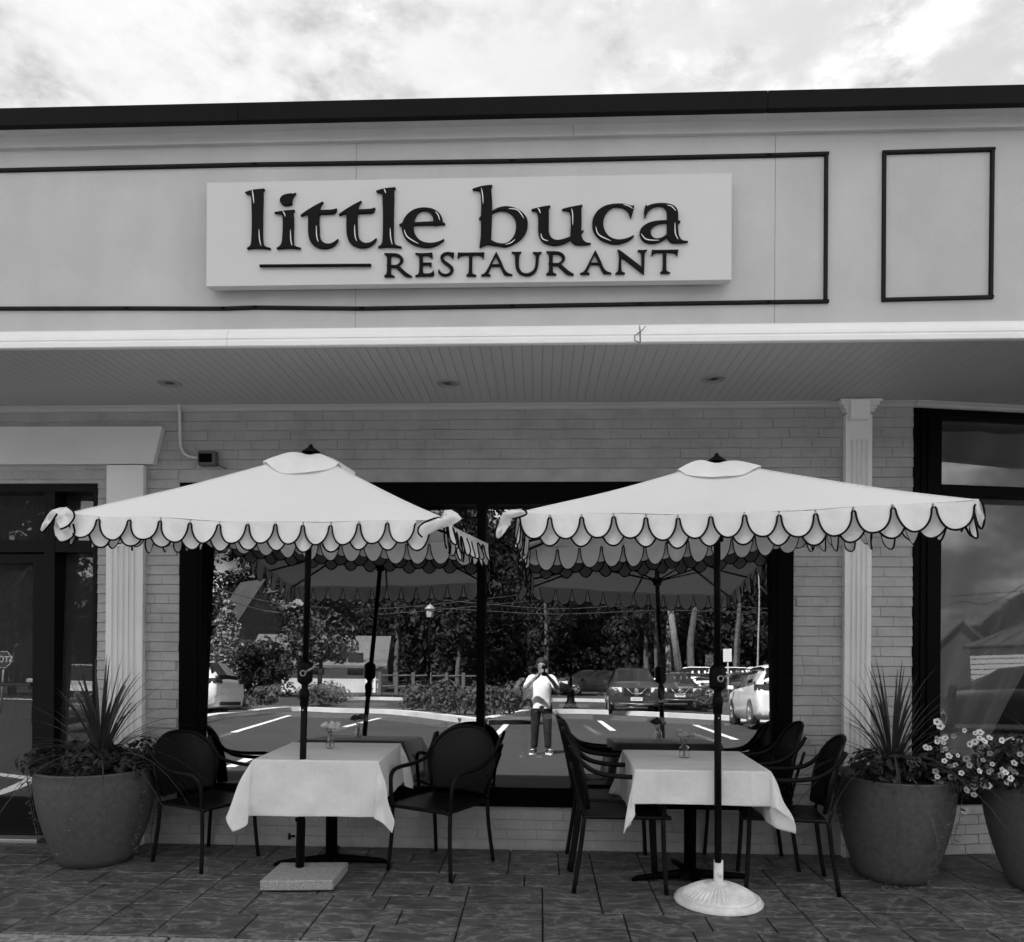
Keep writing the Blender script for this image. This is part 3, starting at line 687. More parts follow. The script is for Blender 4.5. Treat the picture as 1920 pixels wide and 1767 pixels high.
    q = MB(); q.tube([ax(1.20), ax(P.z-.01)], .0185, 14); q.obj('upper_pole', m_pole, U_o)
    q = MB(); q.lathe([(.0205, 0), (.026, .004), (.026, .045), (.029, .05), (.029, .085), (.024, .10), (.0195, .105)], ax(1.06), 16); q.obj('collar', m_pole, U_o)
    q = MB(); q.lathe([(.003, 0), (.0045, .001), (.0005, .003)], (0, 0, 0), 8); me = q.mesh('rivet', mat('rivet', .8, .3)); p = ax(1.085); link('rivet', me, U_o, (p.x, p.y-.0262, p.z-.045), (rad(90), 0, 0))
    ck = link('crank_housing', None, U_o, ax(1.19)); q = MB()
    q.lathe([(.024, 0), (.045, .018), (.047, .03), (.047, .115), (.045, .127), (.024, .145)], (0, 0, 0), 16, rf=lambda a, z: 1-.1*abs(math.sin(2*a))); q.obj('housing', m_pole, ck)
    q = MB(); q.lathe([(.0165, -.004), (.020, 0), (.0165, .004), (.012, .006), (.012, -.006), (.0165, -.004)], (0, 0, 0), 18)
    R90 = Matrix.Rotation(rad(90), 4, 'X'); q.v = [tuple(R90 @ Vector(v)+V(.004, -.052, .07)) for v in q.v]; q.tube([(.02, -.055, .078), (.075, -.075, .105)], [.007, .006], 8); q.tube([(.072, -.07, .104), (.09, -.11, .112)], [.006, .0075], 8); q.obj('crank_handle', m_alu, ck)
    hb = link('hub', None, U_o, ax(P.z-.40)); q = MB(); q.lathe([(.0195, -.04), (.034, -.035), (.036, -.01), (.05, 0), (.05, .02), (.03, .03), (.0195, .03)], (0, 0, 0), 18); q.obj('runner', m_pole, hb)
    for t in [0, .5, 1, 1.5, 2, 2.5, 3, 3.5]:
        e = top(t, .99); a_ = loc(P-V(0, 0, .035)); q = MB()
        mid = [loc(top(t, s_))-V(0, 0, .022) for s_ in (.12, .4, .7, .985)]
        q.tube([a_]+mid, .0085, 6); rb = q.obj('rib', m_pole, U_o)
        q = MB(); q.tube([ax(P.z-.40), loc(top(t, .52))-V(0, 0, .028)], .0065, 6); q.obj('strut', m_pole, rb)
    return U_o

def cn(u, v, Y): return atY(u, v, Y)
# left umbrella: granite slab base
A = [cn(128, 964, -1.60), cn(836, 974, -1.40)]
ux = (A[1]-A[0]); perp = V(-ux.y, ux.x, 0).normalized()
footL = V(-1.455, -.70, 0); PkL = cn(583, 849, -.93)
CL = [A[0], A[1], V(A[1].x+.13, -.16, 2.11), V(A[0].x+.02, -.16, 2.21)]
UL = umbrella('patio_umbrella', 'left cream umbrella with black piped scallops standing in a square granite slab', footL, PkL, CL, .26, 1, .05, {(0, 'R'): .75, (0, 'L'): .0})
m_gran = mat('granite_slab', .40, .55, (60, .3, .002), var=(150, .35, 1.35))
q = MB(); c0 = atZ(487, 1652, .07); c1 = atZ(624, 1651, .07); dx = (c1-c0).normalized(); dy = V(-dx.y, dx.x, 0); sd = (c1-c0).length; dy = V(-dx.y+.08, dx.x, 0).normalized()
pts = [c0, c1, c1+dy*sd*.86, c0+dy*sd*.86]; LO = footL
q.prism([(p.x-LO.x, p.y-LO.y) for p in pts], lambda a, b: (a, b, .012), lambda a, b: (a, b, .07))
slabO = q.obj('granite_base', m_gran, UL)
md = slabO.modifiers.new('b', 'BEVEL'); md.width = .006; md.segments = 2
q = MB(); q.tube([(0, 0, .07), (.006, 0.0, .36)], .0265, 14); q.tube([(.0, 0, .35), (.0, 0, .368)], .030, 14); q.obj('base_tube', m_pole, UL)
q = MB(); q.tube([(-.026, -.012, .26), (-.05, -.02, .26)], [.008, .008], 8); q.tube([(-.05, -.02, .26), (-.066, -.025, .26)], [.021, .019], 10); q.obj('clamp_knob', m_pole, UL)

# right umbrella: white cast base
A = [cn(972, 963, -1.58), cn(1828, 938, -2.05)]
ux = (A[1]-A[0]); perp = V(-ux.y, ux.x, 0).normalized()
footR = V(1.014, -.96, 0); PkR = cn(1344, 866, -1.08)
CR = [A[0], A[1], V(A[1].x-.05, -.26, 2.20), V(A[0].x, -.16, 2.08)]
UR = umbrella('patio_umbrella', 'right cream umbrella with black piped scallops on a round white cast base', footR, PkR, CR, .25, 2, .225, {(0, 'L'): .5, (0, 'R'): .0})
m_cast = mat('white_cast', .88, .5, (25, .3, .003), var=(14, .75, 1.03))
m_chip = m_cast
q = MB(); fl = lambda a, z: 1-.022*(.5+.5*math.cos(44*a))*(1 if .02 < z < .075 else 0)
Rb = 80*4.375/1440
q.lathe([(Rb*.94, 0), (Rb, .004), (Rb, .018), (Rb*.97, .024), (Rb*.88, .027), (Rb*.80, .040), (Rb*.5, .066), (Rb*.26, .080), (.045, .086), (.045, .098), (.03, .1)], (0, 0, 0), 176, rf=fl)
q = MB()
def cb(a, b):
    r_ = .030+(Rb-.030)*b; z = .088*(1-b**1.35)+.022 if b < .93 else .024-.02*max(0, (b-.96)/.04)
    if .22 < b < .80: z += .0045*math.cos(2*math.pi*a*42)*math.sin(math.pi*(b-.22)/.58)**.5
    if .80 <= b < .85: z -= .006
    return (r_*math.cos(2*math.pi*a), r_*math.sin(2*math.pi*a), z)
q.grid(336, 44, cb); q.lathe([(Rb, .004), (Rb+.002, .012), (Rb-.004, .024)], (0, 0, 0), 64); q.lathe([(Rb*.95, 0), (Rb, .004)], (0, 0, 0), 64)
q.lathe([(.046, .100), (.046, .112), (.028, .115)], (0, 0, 0), 24)
base = q.obj('cast_base', m_cast, UR)
q = MB(); q.lathe([(.0262, .09), (.0262, .232), (.021, .233), (.0, .233)], (0, 0, 0), 20); q.obj('base_tube', m_cast, UR)
q = MB(); q.tube([(.004, -.024, .16), (.004, -.034, .16)], [.017, .015], 14); q.obj('tube_plug', m_cast, UR)

def fold(par, pts, pipe, Y, dY, bulge=.004, name='corner_flap'):
    # a turned-over piece of valance: outline measured in the photo on plane Y, with real depth running from Y to Y+dY
    n = len(pts); P = [atY(u, v, Y+dY*(i/(n-1))) for i, (u, v) in enumerate(pts)]; c = sum(P, V(0, 0, 0))/n-V(0, bulge, 0); O = par.location
    q = MB(); vs = [c-O]
    for f in (.5, .8, 1.0):
        for i_, p in enumerate(P): k = c.lerp(p, f); k.y -= (.010*math.sin(i_*2.3+n) if f < 1 else 0); vs.append(k-O)
    fs_ = [(0, 1+i, 1+(i+1) % n) for i in range(n)]
    for r_ in range(2): fs_ += [(1+r_*n+i, 1+(r_+1)*n+i, 1+(r_+1)*n+(i+1) % n, 1+r_*n+(i+1) % n) for i in range(n)]
    q.add(vs, fs_, True); fo = q.obj(name, m_val, par)
    if pipe:
        q = MB(); q.tube(spline([P[i]-O-V(0, .004, 0) for i in pipe], 3), .0046, 5); q.obj('piping', m_pipe, fo)
fold(UL, [(97, 957), (112, 952), (128, 951), (138, 959), (140, 971), (129, 986), (114, 993), (104, 975)], [2, 3, 4, 5, 6], -1.62, -.03)
fold(UL, [(97, 957), (108, 964), (101, 975), (90, 989), (80, 999), (75, 995), (79, 983), (88, 967)], [1, 2, 3, 4, 5], -1.66, .02)
fold(UL, [(104, 975), (124, 978), (138, 983), (141, 1000), (131, 1012), (114, 1017), (104, 1006), (101, 990)], [2, 3, 4, 5, 6], -1.60, -.03)
fold(UL, [(848, 973), (822, 971), (800, 978), (786, 988), (784, 999), (792, 1008), (820, 994), (850, 984), (866, 973), (858, 963), (846, 956), (833, 957), (836, 967)], [12, 0, 1, 2, 3, 4, 5], -1.46, .0, .03)
fold(UR, [(943, 962), (958, 956), (978, 954), (987, 960), (984, 967), (960, 974), (950, 970)], [2, 3, 4, 5], -1.66, .0, .015)
fold(UR, [(943, 962), (958, 973), (957, 986), (946, 1002), (936, 1011), (929, 1008), (929, 994), (935, 978)], [2, 3, 4, 5, 6, 7], -1.62, .0)
fold(UR, [(1824, 936), (1836, 936), (1843, 950), (1845, 975), (1840, 992), (1832, 984), (1826, 962)], [1, 2, 3, 4, 5, 6], -2.02, .0)

# ================================================================ TABLES, CLOTHS, VASES
def table(label, c, rz):
    T_o = thing('dining_table', label, 'table', (c[0], c[1], 0), rz, 'restaurant tables on the sidewalk')
    q = MB(); q.box((-.365, -.365, .705), (.365, .365, .735), .004); q.obj('tabletop', m_black, T_o)
    q = MB(); q.tube([(0, 0, .03), (0, 0, .7)], .037, 18); q.obj('column', m_black, T_o)
    q = MB(); q.tube([(0, 0, .685), (0, 0, .704)], [.10, .16], 18); q.obj('mounting_plate', m_black, T_o)
    q = MB(); q.lathe([(.0, .075), (.05, .072), (.075, .05), (.08, .03)], (0, 0, 0), 20); q.obj('base_hub', m_black, T_o)
    for k in range(4):
        a = k*math.pi/2+rad(8); d = V(math.cos(a), math.sin(a), 0); q = MB(); q.tube([d*.03+V(0, 0, .045), d*.16+V(0, 0, .038), d*.33+V(0, 0, .022), d*.36+V(0, 0, .012)], [.028, .022, .016, .011], 10); q.obj('foot', m_black, T_o)
    return T_o
m_cloth = mat('tablecloth', .90, .85, (8, .9, .02), spec=.15, var=(7, .94, 1.02), transl=.12)
m_clothR = mat('tablecloth_right', .88, .85, (8, .9, .02), spec=.15, var=(7, .94, 1.02), transl=.12)
def cloth(label, c, rz, drops, flare, seed, m, tips=None):
    """drops: left,right,front,back overhang"""
    H2 = .374; l, r_, f, b_ = drops; sd = seed
    def fn(a, b):
        s = -H2-l+(2*H2+l+r_)*a; t = -H2-f+(2*H2+f+b_)*b
        cs, ct = min(max(s, -H2), H2), min(max(t, -H2), H2); ox, oy = s-cs, t-ct; L_ = math.hypot(ox, oy)
        z = .7385+.0012*math.sin(9*s+sd)*math.sin(8*t); p = V(cs, ct, z)
        if L_ < 1e-6: return p
        d = V(ox, oy, 0)/L_; th = abs(math.sin(2*math.atan2(oy, ox)))
        fl = flare.get((ox > 0, oy > 0), .25) if th > .01 else .0
        wv = .012*math.sin(7*(s+t)+sd)*min(1, L_/.15)+.008*math.sin(19*(s-t)+2*sd)*min(1, L_/.2)
        fo = .085*math.sin(9*math.atan2(abs(oy), abs(ox))+sd)*th**.5 if th > .01 else 0
        r = .006+L_*(.04+fl*.75*th**1.5+fo)+wv*(.6 if th < .01 else 1)
        # gather the corner into a fold
        if th > .01:
            tw = V(-d.y, d.x, 0)*math.sin(3.2*math.atan2(abs(oy), abs(ox))*2+sd)*.06*L_
        else: tw = V(0, 0, 0)
        dz = math.sqrt(max(L_*L_-min(r, L_*.8)**2, 0)); rc = min(L_, .02)
        p += d*r+tw; p.z -= dz
        for s0 in (-.24, .02, .27):
            p += d*.0055*math.exp(-((s-s0)/.010)**2)*(1 if th < .01 else 0)
        return p
    q = MB(); q.grid(150, 150, fn); o = q.obj('tablecloth', m, None, loc=(c[0], c[1], 0), rot=(0, 0, rz), label=label, cat='tablecloth', group='white tablecloths')
    md = o.modifiers.new('s', 'SOLIDIFY'); md.thickness = .0016
    ed = [fn(i/120, 0) for i in range(121)]+[fn(1, i/120) for i in range(1, 121)]+[fn(1-i/120, 1) for i in range(1, 121)]+[fn(0, 1-i/120) for i in range(1, 120)]
    q = MB(); q.tube(ed+[ed[0]], .0018, 5, False); q.obj('hem', m, o); return o
cL = (-1.335, -.425); cR = (.925, -.60)
table('black pedestal table under the left white cloth, behind the granite-based umbrella', cL, rad(0)); table('black pedestal table under the right white cloth, behind the round white base', cR, rad(-1))
cloth('white square tablecloth hanging low on the left table', cL, rad(.5), (.27, .27, .33, .24), {(False, False): .42, (True, False): .35, (False, True): .3, (True, True): .3}, 1.3, m_cloth)
cloth('white tablecloth with a short front drop on the right table', cR, rad(-1), (.31, .30, .19, .22), {(False, False): .10, (True, False): .42, (False, True): .2, (True, True): .3}, 2.6, m_clothR)
m_vg = bpy.data.materials.new('vase_glass'); m_vg.use_nodes = True; b_ = m_vg.node_tree.nodes['Principled BSDF']; b_.inputs['Transmission Weight'].default_value = 1; b_.inputs['Roughness'].default_value = .02; b_.inputs['IOR'].default_value = 1.3; b_.inputs['Base Color'].default_value = (.95, .95, .95, 1)
m_rose = mat('rose_petal', .72, .6, spec=.2, transl=.2); m_rosep = mat('rose_petal_pale', .5, .6, spec=.2, transl=.5); m_stem = mat('stem', .05, .6)
def rose(par, loc, sc, m, seed):
    rr = random.Random(seed); q = MB()
    for ring, (n, R_, hh, op) in enumerate(((3, .010, .030, .1), (4, .017, .032, .25), (5, .024, .030, .45), (5, .029, .024, .8))):
        for k in range(n):
            a0 = k*2*math.pi/n+ring*.7
            def pf(u, v):
                a = a0+(u-.5)*2.1*math.pi/n*1.3; rad_ = R_*(.25+.9*math.sin(math.pi*(.08+.62*v)))+op*.006*v**3
                z = hh*(1.35-.2*ring)*v*(1-.30*(2*u-1)**2)
                return V(rad_*math.cos(a), rad_*math.sin(a), z)*sc
            q.grid(4, 4, pf)
    q.grid(10, 8, lambda u, v: V(.021*math.sin(math.pi*v)*math.cos(2*math.pi*u), .021*math.sin(math.pi*v)*math.sin(2*math.pi*u), .021-.022*math.cos(math.pi*v))*sc)
    return q.obj('rose', m, par, loc=loc, rot=(rr.uniform(-.4, .4), rr.uniform(-.4, .4), rr.uniform(0, 6)))
def vase(label, loc, kind):
    VO = thing('flower_vase', label, 'vase', loc, 0, 'small glass vases of roses')
    if kind == 0: pr = [(.0, .002), (.020, .002), (.026, .012), (.026, .03), (.016, .06), (.008, .085), (.010, .10), (.013, .112)]
    else: pr = [(.0, .002), (.030, .002), (.032, .006), (.032, .058), (.028, .068), (.016, .074), (.016, .086), (.018, .09)]
    q = MB(); q.lathe(pr, (0, 0, 0), 20); o = q.obj('vase_body', m_vg, VO); md = o.modifiers.new('s', 'SOLIDIFY'); md.thickness = .002
    hp = [(-.028, 0, .135), (.012, -.012, .142), (.036, .01, .138)] if kind == 0 else [(-.03, 0, .125), (.03, .006, .128), (.0, -.01, .135)]
    for i, h in enumerate(hp):
        q = MB(); q.tube(spline([(.005*(i-1), 0, .012), (h[0]*.15, 0, .08), h], 4), .0017, 5); q.obj('stem', m_stem, VO)
        rose(VO, h, 1.05 if kind == 0 else 1.0, m_rose if kind == 0 else m_rosep, i+kind*7)
    q = MB(); rr = random.Random(kind+3)
    for i in range(9):
        a = rr.uniform(0, 6.28); z = rr.uniform(.105, .14); c = V(.014*math.cos(a), .014*math.sin(a), z); d = V(math.cos(a), math.sin(a), rr.uniform(-.3, .6)).normalized()*.022; s_ = V(-math.sin(a), math.cos(a), 0)*.007
        q.add([c, c+d*.5+s_, c+d, c+d*.5-s_], [(0, 1, 2, 3)])
    q.obj('leaves', mat('rose_leaf', .03, .6), VO)
pv = atZ(619, 1404, .741); vase('slim glass vase of three pale roses on the left table', (pv.x, pv.y, .7405), 0)
pv = atZ(1283, 1421, .741); vase('square glass jar of drooping roses on the right table', (pv.x, pv.y, .7405), 1)

# ================================================================ CHAIRS
m_wick = mat('black_wicker', .005, .42, spec=.2); m_leg = mat('chair_tube', .007, .45, spec=.14)
def make_chair():
    Ch = thing('wicker_armchair', '', 'chair')       # faces -Y (sitter looks to -Y); floor at 0
    w2, fy, by = .235, -.25, .22
    for sx_ in (-1, 1):
        q = MB(); q.tube(spline([(sx_*(w2+.02), fy-.015, 0), (sx_*w2, fy, .25), (sx_*w2, fy+.005, .42)], 3), .0138, 8); q.obj('leg', m_leg, Ch)
        q = MB(); q.tube(spline([(sx_*(w2+.01), by+.06, 0), (sx_*(w2-.005), by+.02, .25), (sx_*(w2-.005), by, .42)], 3), .0138, 8); q.obj('leg', m_leg, Ch)
        # one bent tube: front leg up, arm, and back to the shoulder
        q = MB(); q.tube(spline([(sx_*w2, fy+.005, .42), (sx_*(w2+.012), fy+.0, .55), (sx_*(w2+.02), fy+.02, .625), (sx_*(w2+.022), fy+.09, .655), (sx_*(w2+.022), fy+.26, .66), (sx_*(w2+.018), by-.06, .685), (sx_*(w2+.035), by+.04, .76), (sx_*(w2+.04), by+.09, .835)], 4), .0140, 8); q.obj('armrest', m_leg, Ch)
        q = MB(); q.tube(spline([(sx_*(w2-.005), by, .42), (sx_*(w2-.004), by+.035, .56), (sx_*(w2+.03), by+.085, .74)], 3), .010, 8); q.obj('back_post', m_leg, Ch)
    # seat: woven sheet with rolled edge
    def seat(a, b):
        x = (a*2-1)*(w2-.005); y = fy-.01+(by-fy+.0)*b; z = .435-.018*math.sin(math.pi*a)*math.sin(math.pi*b)
        z += .0016*math.sin(a*52*math.pi)*math.sin(b*44*math.pi); return (x, y, z)
    q = MB(); q.grid(52, 44, seat); s_o = q.obj('seat', m_wick, Ch); md = s_o.modifiers.new('s', 'SOLIDIFY'); md.thickness = .012
    q = MB(); q.tube(spline([(-w2, by, .427), (-w2, fy, .427), (-w2+.03, fy-.02, .427), (w2-.03, fy-.02, .427), (w2, fy, .427), (w2, by, .427)], 4), .012, 8); q.obj('seat_frame', m_wick, Ch)
    # rounded curved back
    def bk(a, b):
        t = a*2-1; wtop = w2+.045
        z0 = .475; zt = .655+.245*math.sqrt(max(1-abs(t)**2.3, 0))
        z = z0+(zt-z0)*b; lean = (z-.42)/.48
        y = by+.015+.110*lean**1.15-.075*t*t*(.6+.4*lean)+.0
        wv = .0026*math.sin(a*32*math.pi)*math.sin((z-.4)*190*1.0)
        return (t*(wtop-.055*(1-b)**1.3), y+wv, z)
    q = MB(); q.grid(64, 56, bk); o = q.obj('backrest', m_wick, Ch); md = o.modifiers.new('s', 'SOLIDIFY'); md.thickness = .010
    rim_ = [bk(0, 0)]+[bk(i/28, 1) for i in range(29)]+[bk(1, 0)]
    q = MB(); q.tube(rim_, .0125, 8); q.obj('back_rim', m_wick, Ch)
    q = MB(); q.tube([bk(i/10, 0) for i in range(11)], .010, 8); q.obj('back_rail', m_wick, Ch)
    return Ch
ch0 = make_chair(); GC = 'black wicker armchairs at the tables'
used_ = []
def put_chair(label, legs, k=1.0):
    # legs: front-left, front-right, back-left, back-right floor points (seen from the sitter: facing direction = front - back)
    f = (V(*legs[0])+V(*legs[1]))/2; b = (V(*legs[2])+V(*legs[3]))/2; d = (f-b).normalized(); c = (f+b)/2
    rz = math.atan2(d.x, -d.y)
    o = ch0 if not used_ else copy_tree(ch0, label=label)
    used_.append(1); o['label'] = label; o['group'] = GC
    o.location = (c.x, c.y, 0); o.rotation_euler = (0, 0, rz); o.scale = (k, k, k*1.03); return o
# left chair turned three quarters to the street
put_chair('black wicker armchair beside the left planter, at the left end of the left table', [(-2.168, -.587), (-1.836, -.30), (-2.515, -.369), (-2.255, -.12)], .89)
put_chair('black wicker armchair showing its woven back between the two tables', [(-.925, -.40), (-.60, -.62), (-.70, -.09), (-.34, -.28)], .97) if False else \
put_chair('black wicker armchair showing its woven back between the two tables', [(-.485, -.606), (-.915, -.473), (-.350, -.304), (-.745, -.191)], .94)
put_chair('nearer black armchair seen from the side at the left of the right table', [(.742, -.852), (.742, -.49), (.217, -.853), (.217, -.49)], .95).scale = (.80, .98, 1.03)
put_chair('black armchair close to the window at the left of the right table', [(.722, -.44), (.722, -.075), (.214, -.44), (.214, -.075)], .95).scale = (.76, .98, 1.03)
put_chair('nearer black armchair at the right of the right table, in front of the planter', [(1.243, -.42), (1.251, -.76), (1.722, -.48), (1.745, -.83)], .9).scale = (.78, .95, 1.0)
put_chair('black armchair against the brick at the right of the right table', [(1.15, -.06), (1.17, -.36), (1.60, -.06), (1.63, -.36)], .9).scale = (.72, .95, 1.03)

# ================================================================ PLANTERS AND PLANTS
m_pot = mat('planter_grey', .095, .55, (55, .5, .002), spec=.3, var=(30, .8, 1.15)); m_soil = mat('soil', .02, .95, (30, 1, .02))
m_leaf = mat('spike_leaf', .05, .45, spec=.35, var=(3, .7, 1.3)); m_leafd = mat('bedding_leaf', .03, .6, spec=.3, var=(14, .5, 1.5), transl=.15)
m_vine = mat('vine_leaf', .10, .55, spec=.3, var=(20, .6, 1.5), transl=.15); m_pet = mat('petal_white', .80, .6, spec=.1, transl=.2); m_petd = mat('petal_grey', .34, .6, spec=.1, transl=.2); m_eye = mat('petal_throat', .04, .6)
def pot(label, c, rt, rb, h):
    o = thing('planter', label, 'planter', (c[0], c[1], 0), 0, 'large tapered grey planters')
    pr = [(rb*.9, 0), (rb, .006)]
    for i in range(1, 13):
        t = i/12; pr.append((rb+(rt-rb)*(math.sin(t*math.pi/2)**.85), h*t))
    pr += [(rt+.003, h+.006), (rt-.004, h+.013), (rt-.02, h+.011), (rt-.03, h-.05)]
    q = MB(); q.lathe(pr, (0, 0, 0), 56); q.obj('pot', m_pot, o)
    q = MB(); q.lathe([(rt-.031, h-.045), (rt*.5, h-.02), (.0, h-.015)], (0, 0, 0), 24); q.obj('soil', m_soil, o); return o
q = MB(); Ls_ = []
def blade(curve, wd, n=9):
    q = MB(); vs = []
    for i in range(n+1):
        t = i/n; x = curve*t*t*.9; z = math.sqrt(max(1-.0, 0))*(t-.35*curve*t**3); w_ = wd*(.55+.45*math.sin(min(1, t*2.2)*math.pi/2))*(1-t**2.6)+.0006
        vs += [(x, -w_, z), (x-w_*.45, 0, z-.0), (x, w_, z)]
    q.add(vs, [(3*i, 3*i+1, 3*i+4, 3*i+3) for i in range(n)]+[(3*i+1, 3*i+2, 3*i+5, 3*i+4) for i in range(n)], True)
    return q.mesh('leaf', m_leaf)
bl = [blade(.12, .012), blade(.35, .013), blade(.75, .011), blade(1.15, .009)]
def spike(label, c, zb, n, hh, seed, spread=1.0):
    o = thing('spike_plant', label, 'plant', (c[0], c[1], zb)); rr = random.Random(seed)
    for i in range(n):
        t = (i+.5)/n; az = i*2.39996+rr.uniform(-.3, .3); tilt = min(1.42, (.04+.98*t**1.25)*spread)+rr.uniform(-.06, .06)
        k = 0 if tilt < .3 else 1 if tilt < .6 else 2 if tilt < .9 else 3
        if rr.random() < .3: k = min(3, k+1)
        L_ = hh*(1.0-.12*t)*rr.uniform(.8, 1.08)
        link('leaf', bl[k], o, (math.cos(az)*.012, math.sin(az)*.012, -.02), None, (L_, L_*rr.uniform(.8, 1.1)*1.15, L_)).rotation_euler = (0, 0, 0)
        lf = bpy.data.objects[-1] if False else o.children[-1] if False else None
        ob = LAST[0]; ob.rotation_mode = 'QUATERNION'
        ob.rotation_quaternion = Matrix.Rotation(az, 3, 'Z').to_quaternion() @ Matrix.Rotation(tilt*.8, 3, 'Y').to_quaternion()
    return o
LAST = [None]; _link = link
def link(*a, **k):
    o = _link(*a, **k); LAST[0] = o; return o
def leafball(q, c, R_, n, sz, rr, flat=.7, up=.3):
    for _ in range(n):
        d = V(rr.gauss(0, 1), rr.gauss(0, 1), rr.gauss(0, 1)).normalized()
        p = V(c[0]+d.x*R_[0]*rr.uniform(.5, 1), c[1]+d.y*R_[1]*rr.uniform(.5, 1), c[2]+d.z*R_[2]*rr.uniform(.5, 1))
        a = V(rr.gauss(0, 1), rr.gauss(0, 1), rr.gauss(0, 1)).normalized(); nrm = (d+a*.8+V(0, 0, up)).normalized(); t = nrm.cross(a).normalized(); s_ = nrm.cross(t); L_ = sz*rr.uniform(.6, 1.3)
        q.add([p-t*L_, p+s_*L_*.5+nrm*L_*.12, p+t*L_, p-s_*L_*.5+nrm*L_*.12], [(0, 1, 2, 3)])
def bedding(label, c, zb, R_, seed, n=420):
    rr = random.Random(seed); q = MB()
    for k in range(9):
        a = rr.uniform(0, 6.28); r_ = R_*rr.uniform(.2, .82); leafball(q, (r_*math.cos(a)*1.08, r_*math.sin(a)*1.08, rr.uniform(.01, .10)), (R_*.40, R_*.40, .10), n//9, .026, rr)
    o = q.obj('bedding_plants', m_leafd, None, loc=(c[0], c[1], zb), label=label, cat='plants'); return o
def vines(label, c, zb, R_, specs, seed):
    o = thing('trailing_vine', label, 'vine', (c[0], c[1], zb)); rr = random.Random(seed)
    for az, ln, dens, leans in specs:
        p = V(math.cos(az)*R_*.75, math.sin(az)*R_*.75, .03); pts = [p]; e = V(math.cos(az), math.sin(az), 0)
        pts.append(e*(R_+.025)+V(0, 0, .03)); z = .0; x = R_+.03; s_ = 0
        while z > -ln:
            z -= .07; s_ += leans*.05+rr.uniform(-.012, .012); taper = max(0, -z-.05)*.16
            pts.append(e*(x-taper+rr.uniform(0, .012))+V(-e.y, e.x, 0)*s_+V(0, 0, z))
        for p in pts: p.z = max(p.z, -zb+.012)
        P_ = spline(pts, 3); q = MB(); q.tube(P_, .0016, 4); q.obj('stem', m_vine, o)
        q = MB()
        for p in P_:
            for _ in range(dens):
                if rr.random() < .45: continue
                pp = p+V(rr.uniform(-.02, .02), rr.uniform(-.02, .02), rr.uniform(-.01, .01)); d = V(e.x+rr.uniform(-1, 1), e.y+rr.uniform(-1, 1), rr.uniform(-.9, .2)).normalized(); L_ = rr.uniform(.010, .021); t = d.cross(V(0, 0, 1)).normalized()
                q.add([pp, pp+d*L_*.6+t*L_*.55, pp+d*L_*1.2+t*L_*.25, pp+d*L_*1.25-t*L_*.2, pp+d*L_*.6-t*L_*.55], [(0, 1, 2, 3, 4)])
        if q.v: q.obj('leaves', m_vine, o, kind='stuff')
    return o
# blossoms: five-lobed trumpet with a dark throat
def blossom_mesh(m):
    q = MB(); n = 20; vs = [(0, 0, -.006)]
    for k in range(n):
        a = 2*math.pi*k/n; vs.append((.28*math.cos(a), .28*math.sin(a), .0))
    for k in range(n):
        a = 2*math.pi*k/n; r_ = .80+.20*abs(math.cos(2.5*a)); vs.append((r_*math.cos(a), r_*math.sin(a), .22+.07*math.cos(5*a)))
    q.add(vs, [(0, 1+k, 1+(k+1) % n) for k in range(n)]+[(1+k, n+1+k, n+1+(k+1) % n, 1+(k+1) % n) for k in range(n)])
    me = q.mesh('blossom', m); me.materials.append(m_eye)
    for p in me.polygons: p.material_index = 1 if p.index < n else 0
    return me
blm = [blossom_mesh(m_pet), blossom_mesh(m_petd)]
pL = (-2.90, -.40); pR = (2.215, -.44); pF = (3.05, -.62)
hL = .60; hR = .625
pot('grey tapered planter in front of the left fluted pilaster', pL, .368, .215, hL)
pot('grey tapered planter in front of the right brick strip, beside the last chair', pR, .35, .205, hR)
pot('dark grey tapered planter cut off by the right edge, holding white petunias', pF, .36, .20, .64)
spike('spiky dracaena in the left grey planter', (pL[0]+.02, pL[1]), hL+.03, 78, .76, 4, 1.22)
spike('spiky dracaena in the grey planter beside the last chair', (pR[0]-.01, pR[1]), hR+.03, 72, .76, 9, 1.15)
spike('spiky dracaena rising behind the petunias at the right edge', (pF[0]+.1, pF[1]+.1), .66, 24, .5, 12, .9)
bedding('low leafy bedding plants filling the left planter', pL, hL+.01, .37, 1, 1500)
bedding('low leafy bedding plants filling the planter beside the last chair', pR, hR+.01, .355, 2, 1500)
vines('thin vine trailing down the left planter with small pale leaves', pL, hL, .368, [(-2.75, .58, 2, -.15), (-2.3, .40, 1, .1), (-1.25, .45, 1, -.3), (-.35, .5, 3, .1), (-.1, .57, 3, .15), (-2.95, .62, 2, -.2)], 3)
vines('vine with round leaves trailing down the planter beside the last chair', pR, hR, .35, [(-1.05, .60, 3, -.3), (-1.2, .62, 3, -.1), (-.7, .3, 3, 0), (-2.0, .35, 1, .2), (-3.0, .6, 2, .1)], 5)
q = MB(); rr = random.Random(8)
for _ in range(60):
    p = atZ(rr.gauss(1672, 18), rr.gauss(1655, 5), .012); leafball(q, (p.x, p.y, .012), (.01, .01, .008), 1, .012, rr)
q.obj('fallen_leaves', m_leafd, None, label='scattered fallen leaves on the pavers below the right planter vine', cat='leaves', kind='stuff')
